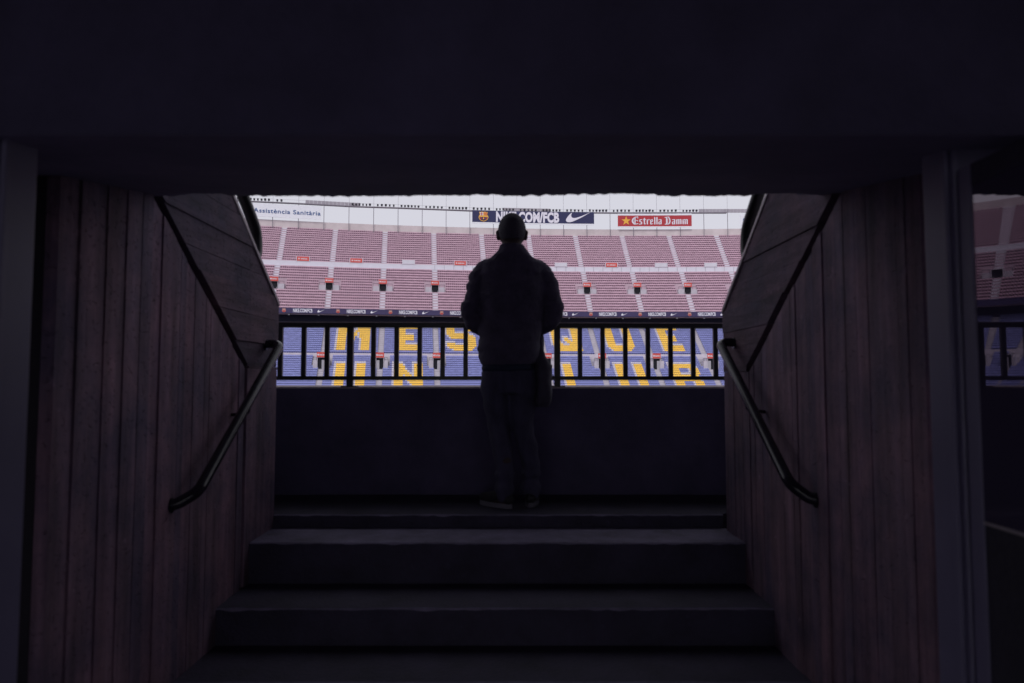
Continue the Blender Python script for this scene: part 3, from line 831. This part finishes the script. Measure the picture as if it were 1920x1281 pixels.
def add_swoosh(parent, sa, w_, r, z, m, name='tick_emblem'):
    t, b_ = tri_strip(swoosh()); mb = MB()
    vs = [(x*w_, y*w_) for x, y in t+b_]; n = len(t)
    fs = [(i, i+1, n+i+1, n+i) for i in range(n-1)]
    warp(mb, vs, fs, sa, r, z); mb.build(name, m, parent, clean=False)
add_swoosh(bn, sa, (sb-sa)*k, RB-.06, zb+H*.22, M['wlet'])
# red banner
rb, s0, s1, zb, zt = banner('advertising_banner', 1158.5, 1297, 404.3, 424.5, 'red banner with a gold star and white blackletter words left of the last poles', M['red'])
H = zt-zb
mb = MB(); sbox(mb, s0, s1, RB-.02, RB+.1, zb-.36, zb-.02, 1); sbox(mb, s0, s1, RB-.02, RB+.1, zt+.02, zt+.55, 1); mb.build('hem', M['white_panel'], rb)
mb = MB(); star_faces(mb, s_at(1174, RB, 45), RB-.06, (zb+zt)/2, H*.90); mb.build('star', M['gold'], rb, clean=False)
# blackletter strokes built from slanted broken stems; each glyph on a 0..1 high grid
def bl(ch):
    q = []
    def stem(x, y0=0, y1=.66, w_=.13):      # stem with diamond feet
        q.append([(x, y0+.05), (x+w_*.5, y0-.02), (x+w_, y0+.06), (x+w_, y1-.06), (x+w_*.5, y1+.03), (x, y1-.05)])
    def bar(x0, y0, x1, y1, t=.075):
        q.append([(x0, y0), (x1, y1), (x1, y1+t), (x0, y0+t)])
    if ch == 'E':
        q.append([(.22, .92), (.05, .72), (.0, .45), (.06, .20), (.25, .0), (.36, .06), (.22, .24), (.16, .46), (.20, .70), (.34, .9)])
        stem(.30, .08, .94, .12); bar(.30, .90, .72, .96, .1); bar(.40, .47, .66, .52); bar(.25, -.02, .72, .06, .1); bar(.62, .80, .70, .80, .12); bar(.62, .38, .68, .38, .2); wv = .80
    elif ch == 's': bar(.05, .56, .34, .60, .1); stem(.03, .33, .64, .13); bar(.08, .30, .30, .30, .09); stem(.21, .02, .38, .13); bar(.0, -.02, .30, .02, .1); wv = .42
    elif ch == 't': stem(.10, 0, .86, .13); bar(.0, .56, .34, .60, .09); bar(.14, -.02, .34, .06, .08); wv = .38
    elif ch == 'r': stem(.04, 0, .66, .13); bar(.14, .50, .34, .62, .10); wv = .38
    elif ch == 'e': stem(.03, 0, .62, .13); bar(.10, .56, .30, .64, .08); stem(.24, .34, .64, .10); bar(.08, .28, .34, .38, .07); bar(.10, -.02, .36, .06, .09); wv = .42
    elif ch == 'l': stem(.05, 0, .98, .13); wv = .24
    elif ch == 'a': stem(.25, 0, .66, .13); bar(.03, .56, .30, .62, .08); stem(.03, .0, .36, .12); bar(.08, .30, .30, .38, .07); bar(.08, -.02, .30, .04, .08); wv = .46
    elif ch == 'm': stem(.03); stem(.25); stem(.47); bar(.10, .52, .30, .62, .08); bar(.32, .52, .52, .62, .08); wv = .68
    elif ch == 'D':
        stem(.14, .02, .90, .13); bar(.0, .88, .50, .94, .09); bar(.0, -.02, .44, .0, .1)
        q.append([(.44, 0), (.58, .12), (.64, .45), (.60, .75), (.46, .98), (.40, .90), (.50, .70), (.52, .45), (.48, .20), (.38, .06)]); stem(.30, .15, .80, .05); wv = .76
    else: wv = .26
    return q, wv
x = 0; mb = MB(); sa, sb = s_at(1184.5, RB, 45), s_at(1291, RB, 45)
glyphs = []; 
for ch in 'Estrella Damm':
    q, wv = bl(ch); glyphs.append((q, x)); x += wv
TW = (sb-sa)*k; ks = TW/x
for q, gx in glyphs:
    for p in q: fan(mb, [((gx+a)*ks, b_*H*.70) for a, b_ in p], sa, RB-.06, zb+H*.17, 1)
mb.build('lettering', M['wlet'], rb, clean=False)
# white banner with blue words
wb, s0, s1, zb, zt = banner('advertising_banner', 430, 602, 383, 407.5, 'white banner with blue words behind the left outer handrail', M['white_panel'])
# follows the rising gantry line
vs, fs = text_polys('Assist\u00e8ncia Sanit\u00e0ria', 1.15, 1, .012, 1.08)
sa, sb = s_at(475, RB, 45), s_at(601, RB, 45); Lw = (sb-sa)*k; wd = max(v[0] for v in vs)
mb = MB(); warp(mb, [(x*Lw/wd, y) for x, y in vs], fs, sa, RB-.06, zb+1.1, k); mb.build('lettering', M['bluelet'], wb, clean=False)
# small banner with a blue rosette at the right
fb, s0, s1, zb, zt = banner('advertising_banner', 1388, 1440, 402, 425, 'white banner with a blue petal emblem beside the right outer handrail', M['white_panel'])
sc_ = s_at(1401, RB, 45); mb = MB()
for a in range(5):
    an = R(90+72*a); cx, cy = .85*math.cos(an), .85*math.sin(an)
    fan(mb, [(cx+.42*math.cos(t*math.pi/5), cy+.42*math.sin(t*math.pi/5)) for t in range(10)], sc_, RB-.06, (zb+zt)/2, 1)
mb.build('petal_emblem', M['bluelet'], fb, clean=False)
# fascia adverts: one thing per repeated sheet
pos_words = ['first', 'second', 'third', 'fourth', 'fifth', 'sixth', 'seventh', 'eighth', 'ninth', 'tenth', 'eleventh', 'twelfth', 'thirteenth', 'fourteenth', 'fifteenth', 'sixteenth', 'seventeenth', 'eighteenth']
nfb = 0
for k_ in range(-14, 12):
    sB = -43.4+k_*12.0 if False else -39.9+k_*12.05
    if sB < SA+8 or sB > SB-8: continue
    inview = 500 < proj(pos(sB, 0, 16))[0] < 1400
    if not inview: continue
    nfb += 1
    rt = empty('fascia_banner', pos(sB, -.05, 15.4), pos_words[nfb-1]+' purple banner from the left along the upper tier edge, white capitals and tick', 'banner', 'advert banners along the upper tier fascia')
    mb = MB(); sbox(mb, sB-2.2, sB+9.82, -.06, -.01, 15.40, 16.58, 1.5); mb.build('panel', M['purple'], rt)
    crest(rt, sB-1.1, -.10, 16.0, .95, True)
    vs, fs = text_polys('NIKE.COM/FCB', .82, 1, .03); wd = max(v[0] for v in vs)
    mb = MB(); warp(mb, [(x*4.3/wd, y) for x, y in vs], fs, sB+.9, -.10, 15.62); mb.build('lettering', M['wlet'], rt, clean=False)
    add_swoosh(rt, sB+6.3, 1.7, -.10, 15.75, M['wlet'])
# small speakers / lamps below the fascia
for i in range(16):
    s_ = -52+i*6.6
    mb = MB(); sbox(mb, s_-.18, s_+.18, .4, .75, 14.95, 15.32, 1); sbox(mb, s_-.04, s_+.04, .55, .6, 15.3, 15.5, 1)
    tag(mb.build('soffit_lamp', M['conc3']), '%s small lamp from the left hanging below the dark edge of the upper tier' % pos_words[i], 'lamp', 'small lamps under the tier edge')
# ---- red/white sign boards
vsS, fsS = text_polys('Estrella Damm', .34, 1, .03); wdS = max(v[0] for v in vsS)
def sign(s_, r, z0, w_, h_, red, lab, grp):
    o = empty('sign_board', pos(s_, r, z0), lab, 'sign', grp)
    mb = MB(); sbox(mb, s_-w_/2, s_+w_/2, r, r+.12, z0, z0+h_, 3); mb.build('board', M['redsign'] if red else M['conc2'], o)
    if red:
        mb = MB(); star_faces(mb, s_-w_*.33, r-.03, z0+h_*.5, h_*.55); mb.build('star', M['wlet'], o, clean=False)
        mb = MB(); warp(mb, [(x*w_*.55/wdS, y*1.0) for x, y in vsS], fsS, s_-w_*.18, r-.03, z0+h_*.35); mb.build('lettering', M['wlet'], o, clean=False)
    return o
def lr(k): # words placing aisle k
    names = {kB-1: 'beside the left stair wall', kB: 'at the first full aisle from the left', kB+1: 'at the second full aisle from the left', kB+2: 'at the aisle just left of the person',
             kB+3: 'behind the person, left side', kB+4: 'behind the person, right side', kB+5: 'at the aisle just right of the person', kB+6: 'at the second aisle right of the person', kB+7: 'at the third aisle right of the person', kB+8: 'beside the right stair wall'}
    return names.get(k, 'beyond the stair walls')
for k_, s_ in enumerate(AIS):
    if kB-1 <= k_ <= kB+7:
        sign(s_, T2[8][0]-.25, T2[8][1]+1.80, 1.95, 1.05, True, 'red sign over the dark upper tier stairwell '+lr(k_), 'red signs over the upper tier stairwells')
    if kB <= k_ <= kB+7:
        sign(s_, T0[5][0]-.15, T0[5][1]+2.45, 1.85, 1.1, True, 'red sign over the lower tier stairwell '+lr(k_), 'red signs over the lower tier stairwells')
for px, red, wd_ in ((568, 1, 'leftmost'), (668, 1, 'second from left'), (766, 0, 'third from left'), (863, 1, 'just left of the shoulder'), (1052, 0, 'just right of the shoulder'), (1147, 1, 'second right of the person'), (1240, 0, 'third right of the person'), (1333, 0, 'rightmost')):
    s_ = s_at(px, 16.3, 30)
    o = sign(s_, 16.45, 30.4, 2.9, 1.05, bool(red), ('red' if red else 'blank white')+' sign board on the upper walkway wall, '+wd_, 'sign boards on the upper walkway')
    mb = MB(); sbox(mb, s_-1.62, s_-1.48, 16.42, 16.6, 30.3, 31.55, 2); sbox(mb, s_+1.48, s_+1.62, 16.42, 16.6, 30.3, 31.55, 2); mb.build('frame', M['conc2'], o)
# ---- lighting gantry on poles
def zgan(s_):
    px = proj(pos(s_, RB, 46))[0]
    pts = [(300, 366), (467, 376.7), (560, 381), (660, 386.5), (740, 389), (885, 394.6), (1030, 397.8), (1160, 398.6), (1420, 398.3), (1700, 398)]
    py = pts[0][1]
    for (a, pa_), (b2, pb) in zip(pts, pts[1:]):
        if a <= px <= b2: py = pa_+(pb-pa_)*(px-a)/(b2-a)
    if px > 1700: py = 398
    return at(960, py, pos(s_, RB, 0)[1]).z-CZ
gy = empty('light_gantry', (0, 190, 41), 'long grey lighting gantry on thin poles along the top of the far stand', 'gantry')
poles = [s_at(746.3, RB, 45)+6.28*i for i in range(-8, 15)]
mb = MB(); ss = [poles[0]+.5*i for i in range(int((poles[-1]-poles[0])/.5)+1)]
prev = None
for s_ in ss:
    z = zgan(s_); r = RB+.2
    cur = [pos(s_, r, z-.12), pos(s_, r, z+.12), pos(s_, r+.9, z+.12), pos(s_, r+.9, z-.12)]
    n = len(mb.v); mb.v += cur
    if prev is not None:
        for j in range(4): mb.f.append((prev+j, n+j, n+(j+1) % 4, prev+(j+1) % 4))
    prev = n
mb.build('beam', M['steelgrey'], gy, clean=False)
mb = MB(); prev = None
for s_ in ss:
    z = zgan(s_)+1.05; n = len(mb.v); mb.v += [pos(s_, RB+1.1, z), pos(s_, RB+1.1, z+.045)]
    if prev is not None: mb.f.append((prev, n, n+1, prev+1))
    prev = n
mb.build('guard_wire', M['steelgrey'], gy, clean=False)
for i, s_ in enumerate(poles):
    z = zgan(s_)
    mb = MB(); mb.tube([pos(s_, RB+.25, 40.6), pos(s_, RB+.25, z)], .085, 6); mb.tube([pos(s_, RB-.1, 40.5), pos(s_, RB+.25, 42.5)], .05, 6)
    mb.build('pole', M['steelgrey'], gy)
    mb = MB(); mb.tube([pos(s_, RB+.4, z), pos(s_, RB+.4, z+14)], .035, 5); mb.build('cable', M['steelgrey'], gy)
for a, b2 in ((572, 675), (945, 1033), (1312, 1404)):
    sa, sb = s_at(a, RB, 46), s_at(b2, RB, 46); z = (zgan(sa)+zgan(sb))/2; n = 14
    mb = MB()
    for q in range(n):
        u0, u1 = sa+(sb-sa)*q/n, sa+(sb-sa)*(q+.94)/n
        zz = zgan((u0+u1)/2); sbox(mb, u0, u1, RB+.9, RB+1.0, zz+.13, zz+1.2, 3)
    mb.build('grating', M['grating'], gy)
# floodlights
lm = MB(); lm.box(-.2, .2, -.22, .18, .25, .68); lm.box(-.04, .04, -.04, .04, .0, .25); lm.box(-.24, .24, -.03, .03, .18, .23)
lm.v = [(x, y, z+(.10*(-y) if z > .24 else 0)) for x, y, z in lm.v]
lme = lm.mesh('floodlight'); lme.materials.append(M['lamp']); rf = random.Random(4)
for i in range(len(poles)-1):
    n = 6 if i % 2 == 0 else 5
    bay = i
    for q in range(n):
        s_ = poles[i]+6.28*(q+.95)/(n+1.0)*.98+.05; px = proj(pos(s_, RB, 46))[0]
        if px < 430 or px > 1310: continue
        if 530 < px < 655: continue
        o = bpy.data.objects.new('floodlight', lme); C.objects.link(o)
        o.location = pos(s_, RB+.4, zgan(s_)+.12); o.rotation_euler = (0, 0, ang(s_)+rf.uniform(-.5, .5)); sc0 = rf.uniform(1.0, 1.2); o.scale = (sc0,)*3
        tag(o, '%s small black floodlight from the left in gantry bay %s from the left' % (ORD[q], ORD[bay]), 'floodlight', 'floodlights along the gantry')
# ---- grass pitch and ground
mb = MB(); mb.quad((-1500, -1500, -13), (1500, -1500, -13), (1500, 1500, -13), (-1500, 1500, -13)); tag(mb.build('ground', M['ground'], clean=False), kind='structure')
mb = MB()
for i in range(14):
    mb.quad((-60+i*8, 52, -10.4), (-60+i*8+8, 52, -10.4), (-60+i*8+8, 122, -10.4), (-60+i*8, 122, -10.4))
tag(mb.build('grass_pitch', M['pitch'], clean=False), kind='structure')
mb = MB(); mb.quad((-80, 30, -10.45), (80, 30, -10.45), (80, 140, -10.45), (-80, 140, -10.45)); tag(mb.build('pitch_surround', M['ground'], clean=False), kind='structure')

# ================================================================== PERSON
PY = 4.16
PS = 1.0
pr = empty('person', (0, PY, 0), 'person in black padded jacket and jeans standing at the railing with back to the viewer', 'person')
def chain(mb, pts):
    """tapered limb through (x,y,z,r) points with balls at the joints"""
    P = []; Rd = []
    for i in range(len(pts)-1):
        a, b_ = pts[i], pts[i+1]
        for t in range(5):
            f = t/5; P.append(tuple(a[j]+(b_[j]-a[j])*f for j in range(3))); Rd.append(a[3]+(b_[3]-a[3])*f)
    P.append(pts[-1][:3]); Rd.append(pts[-1][3])
    mb.tube(P, Rd, 18)
    for p in pts: mb.ball(p[:3], p[3])
def loft(mb, rings, seg=32, pw=2.3):
    n0 = len(mb.v)
    for (z, cx, cy, rx, ry) in rings:
        for j in range(seg):
            a = 2*math.pi*j/seg; c, s_ = math.cos(a), math.sin(a)
            mb.v.append((cx+rx*math.copysign(abs(c)**(2/pw), c), cy+ry*math.copysign(abs(s_)**(2/pw), s_), z))
    for i in range(len(rings)-1):
        for j in range(seg):
            j2 = (j+1) % seg; mb.f.append((n0+i*seg+j, n0+i*seg+j2, n0+(i+1)*seg+j2, n0+(i+1)*seg+j))
    mb.f.append(tuple(n0+j for j in reversed(range(seg)))); mb.f.append(tuple(n0+(len(rings)-1)*seg+j for j in range(seg)))
def place(me, name, m, parent=pr):
    o = link(name, me, m, parent, world=False); return o
# joints
SH = {-1: (-.176, .0, 1.428), 1: (.180, .0, 1.424)}
EL = {-1: (-.256, -.015, 1.165), 1: (.262, -.015, 1.168)}
WRS = {-1: (-.115, .20, 1.03), 1: (.10, .20, 1.04)}
# body: head, neck, trunk, arms, hands, legs in one skin
b = MB()
b.ball((0, .0, 1.675), (.083, .096, .108), 24, 16)       # skull
b.ball((0, .035, 1.615), (.062, .070, .078), 20, 12)     # jaw and face
b.ball((0, .095, 1.565), (.022, .018, .018))             # chin
chain(b, [(0, .100, 1.665, .010), (0, .122, 1.632, .013)])   # nose
b.ball((0, .098, 1.598), (.026, .012, .007))             # lips
for s_ in (-1, 1):
    b.ball((s_*.030, .090, 1.668), (.013, .011, .010))   # eyes
    b.ball((s_*.030, .092, 1.688), (.022, .010, .006))   # brows
    b.ball((s_*.085, -.002, 1.650), (.013, .021, .033))  # ears
    b.ball((s_*.0915, -.010, 1.664), (.008, .016, .019))
chain(b, [(0, -.012, 1.60, .056), (0, -.018, 1.52, .060), (0, -.01, 1.46, .07)])
loft(b, [(.93, -.02, .0, .13, .09), (1.05, -.01, .0, .135, .09), (1.2, 0, .0, .145, .10), (1.35, 0, .0, .155, .10), (1.45, 0, -.005, .12, .08), (1.50, 0, -.01, .06, .055)])
for s_ in (-1, 1):
    chain(b, [(*SH[s_], .050), (*EL[s_], .038), (*WRS[s_], .026)])
    w0 = Vector(WRS[s_]); d = (w0-Vector(EL[s_])).normalized(); inn = Vector((-s_, .35, 0)).normalized()
    palm = w0+inn*.045
    chain(b, [(*w0, .024), (*(w0+inn*.03), .027), (*(w0+inn*.08), .028)])
    for i in range(4):   # fingers curl round one another in front of the belly
        base = w0+inn*.085+Vector((0, .012, .028-.018*i)); L = (.072, .082, .077, .060)[i]
        p1 = base+inn*L*.45+Vector((0, .012, 0)); p2 = p1+inn*L*.3+Vector((0, -.014, -.004)); p3 = p2+inn*L*.2+Vector((0, -.018, -.003))
        chain(b, [(*base, .0092), (*p1, .0088), (*p2, .008), (*p3, .0068)])
    tb = w0+inn*.03+Vector((0, -.005, .024)); t1 = tb+inn*.03+Vector((0, 0, .026)); t2 = t1+inn*.028+Vector((0, .004, .006))
    chain(b, [(*tb, .012), (*t1, .0105), (*t2, .0085)])
HIP = {-1: (-.095, .0, .90), 1: (.060, .0, .90)}
KN = {-1: (-.085, .015, .49), 1: (.062, .015, .49)}
AN = {-1: (-.045, -.03, .09), 1: (.115, .03, .09)}
for s_ in (-1, 1):
    chain(b, [(*HIP[s_], .078), (*KN[s_], .050), (AN[s_][0], AN[s_][1]-.01, .28, .045), (*AN[s_], .034)])
TOE = {-1: Vector((-.72, .70, 0)), 1: Vector((.12, .99, 0))}
for s_ in (-1, 1):
    a = Vector(AN[s_]); t = TOE[s_].normalized()
    chain(b, [(a.x-t.x*.03, a.y-t.y*.03, .045, .03), (a.x+t.x*.12, a.y+t.y*.12, .035, .03), (a.x+t.x*.19, a.y+t.y*.19, .03, .02)])
body = place(remeshed(b, .0055, 2, 'body'), 'body', M['skin'])
# hair: short cap over the skull
h = MB(); seg, rings = 40, 22
def hair_pt(th, ph):
    x, y, z = math.sin(th)*math.cos(ph), math.sin(th)*math.sin(ph), math.cos(th)
    k2 = 1+noise.noise(Vector((x*9, y*9, z*9)))*.012
    return (x*.0865*k2, -.002+y*.101*k2, 1.677+z*.112*k2)
n0 = 0
for i in range(rings+1):
    for j in range(seg):
        ph = 2*math.pi*j/seg
        back = .5-.5*math.sin(ph)           # 1 at the back of the head (-y)
        thm = R(62)+R(62)*min(1, max(0, back*1.25))
        h.v.append(hair_pt(thm*i/rings, ph))
for i in range(rings):
    for j in range(seg):
        j2 = (j+1) % seg; h.f.append((i*seg+j, (i+1)*seg+j, (i+1)*seg+j2, i*seg+j2))
ho = h.build('hair', M['hair'], pr, smooth=True, world=False, merge=.0001)
so2 = ho.modifiers.new('thick', 'SOLIDIFY'); so2.thickness = .010; so2.offset = -1
# jacket
j = MB()
loft(j, [(.855, -.022, .005, .162, .125), (.875, -.022, .005, .172, .132), (.91, -.020, .005, .184, .133), (.95, -.020, .003, .190, .132), (1.0, -.017, 0, .187, .128),
         (1.1, -.008, 0, .192, .125), (1.2, 0, 0, .200, .13), (1.3, 0, 0, .204, .135), (1.38, .001, 0, .206, .13), (1.43, .001, -.005, .204, .118), (1.468, .001, -.01, .186, .10), (1.495, .001, -.012, .150, .090), (1.515, 0, -.012, .122, .085),
         (1.54, 0, -.014, .099, .082), (1.57, 0, -.014, .082, .078), (1.588, 0, -.014, .074, .072)], 40, 2.4)
for s_ in (-1, 1):
    e, q, w0 = SH[s_], EL[s_], WRS[s_]
    mid = tuple((e[i]+q[i])/2 for i in range(3))
    chain(j, [(e[0]*.80, e[1], e[2]+.010, .070), (e[0]*1.08, e[1], e[2]-.03, .068), (mid[0]+s_*.006, mid[1], mid[2]-.005, .064), (q[0], q[1], q[2]+.015, .056), (q[0]-s_*.015, q[1]+.02, q[2]-.035, .056),
              ((q[0]+w0[0])/2-s_*.002, (q[1]+w0[1])/2, (q[2]+w0[2])/2-.008, .054), (w0[0], w0[1], w0[2], .043)])
jm = remeshed(j, .0085, 4, 'jacket')
for v in jm.vertices:      # padded folds, stronger on the sleeves
    p = v.co; arm = min(1, max(0, (abs(p.x)-.17)/.06)) if p.z < 1.44 else 0
    f = noise.noise(Vector((p.x*5, p.y*5, p.z*24)))*(.007+.010*arm)+noise.noise(Vector((p.x*26, p.y*26, p.z*40)))*.0035
    f += abs(math.sin(p.z*math.pi/.062))*.003*(1 if p.z < 1.48 else 0)
    v.co = p+v.normal*f
jk = place(jm, 'jacket', M['jacket'])
mb = MB(); loft(mb, [(.815, -.022, .004, .158, .118), (.83, -.022, .004, .163, .122), (.87, -.022, .004, .160, .118)], 36); mb.build('shirt_hem', M['shirt'], pr, smooth=True, world=False)
# jeans
t = MB()
loft(t, [(.84, -.020, .0, .150, .108), (.80, -.020, .0, .158, .115), (.74, -.018, 0, .160, .115), (.68, -.018, 0, .150, .105)], 32)
for s_ in (-1, 1):
    chain(t, [(HIP[s_][0], 0, .78, .095), (HIP[s_][0]*1.02, .0, .70, .092), (*KN[s_], .066), (AN[s_][0], AN[s_][1], .25, .058), (AN[s_][0], AN[s_][1]-.004, .085, .055)])
tm = remeshed(t, .009, 3, 'jeans')
for v in tm.vertices:
    p = v.co; v.co = p+v.normal*(noise.noise(Vector((p.x*9, p.y*9, p.z*16+3)))*.009+(.006*math.sin(p.z*70) if p.z < .22 else 0))
place(tm, 'jeans', M['jeans'])
for s_ in (-1, 1):
    a = Vector(AN[s_]); u = TOE[s_].normalized(); n_ = Vector((-u.y, u.x, 0))
    up = MB()
    chain(up, [(a.x-u.x*.035, a.y-u.y*.035, .052, .034), (a.x, a.y, .075, .038), (a.x+u.x*.10, a.y+u.y*.10, .050, .038), (a.x+u.x*.18, a.y+u.y*.18, .042, .030)])
    up.v = [(x, y, max(.018, z)) for x, y, z in up.v]
    sh_ = place(remeshed(up, .006, 2, 'shoe'), 'shoe', M['shoe'])
    so_ = MB(); pts = []
    for q in range(24):
        an = 2*math.pi*q/24; l = math.cos(an)*.135+.073; wd = math.sin(an)*(.042+.006*math.cos(an))
        pts.append((a.x+u.x*l+n_.x*wd, a.y+u.y*l+n_.y*wd))
    so_.prism(pts, lambda p: (p[0], p[1], .0), lambda p: (p[0], p[1], .028))
    link('sole', so_.mesh('sole'), M['sole'], sh_, world=False)
# bag hanging at the right hip
bg_ = empty('shoulder_bag', (.20, PY+.02, .62), 'black soft bag with loose straps hanging at the right hip of the person', 'bag')
bm_ = MB()
loft(bm_, [(.60, .185, PY+.03, .035, .09), (.63, .19, PY+.03, .048, .12), (.70, .195, PY+.03, .050, .13), (.78, .192, PY+.03, .050, .13), (.84, .190, PY+.03, .052, .12), (.875, .178, PY+.03, .046, .09), (.90, .172, PY+.03, .036, .06), (.95, .170, PY+.03, .026, .05), (1.03, .164, PY+.04, .022, .04)], 28, 3)
bmm = remeshed(bm_, .008, 2, 'bag_body')
for v in bmm.vertices: v.co += v.normal*noise.noise(v.co*14)*.010
link('bag_body', bmm, M['bag'], bg_)
MB().tube(bend([(.165, PY-.02, .885), (.185, PY+.01, .94), (.188, PY+.03, 1.02), (.175, PY+.08, 1.09), (.150, PY+.12, 1.02), (.165, PY+.09, .92), (.17, PY+.07, .87)], .05), .011, 8).build('strap', M['bag'], bg_, smooth=True)
MB().tube(bend([(.218, PY-.03, .90), (.232, PY-.03, .885), (.228, PY-.03, .86), (.238, PY-.03, .84)], .01), .0028, 6).build('loose_strap', M['bag'], bg_, smooth=True)
MB().tube(bend([(.235, PY-.03, .795), (.256, PY-.04, .785), (.262, PY-.04, .75), (.25, PY-.04, .74)], .015), .0028, 6).build('loose_strap', M['bag'], bg_, smooth=True)
mb = MB(); mb.box(.228, .242, PY-.05, PY-.01, .83, .855); mb.build('buckle', M['black_metal'], bg_, bevel=.002)
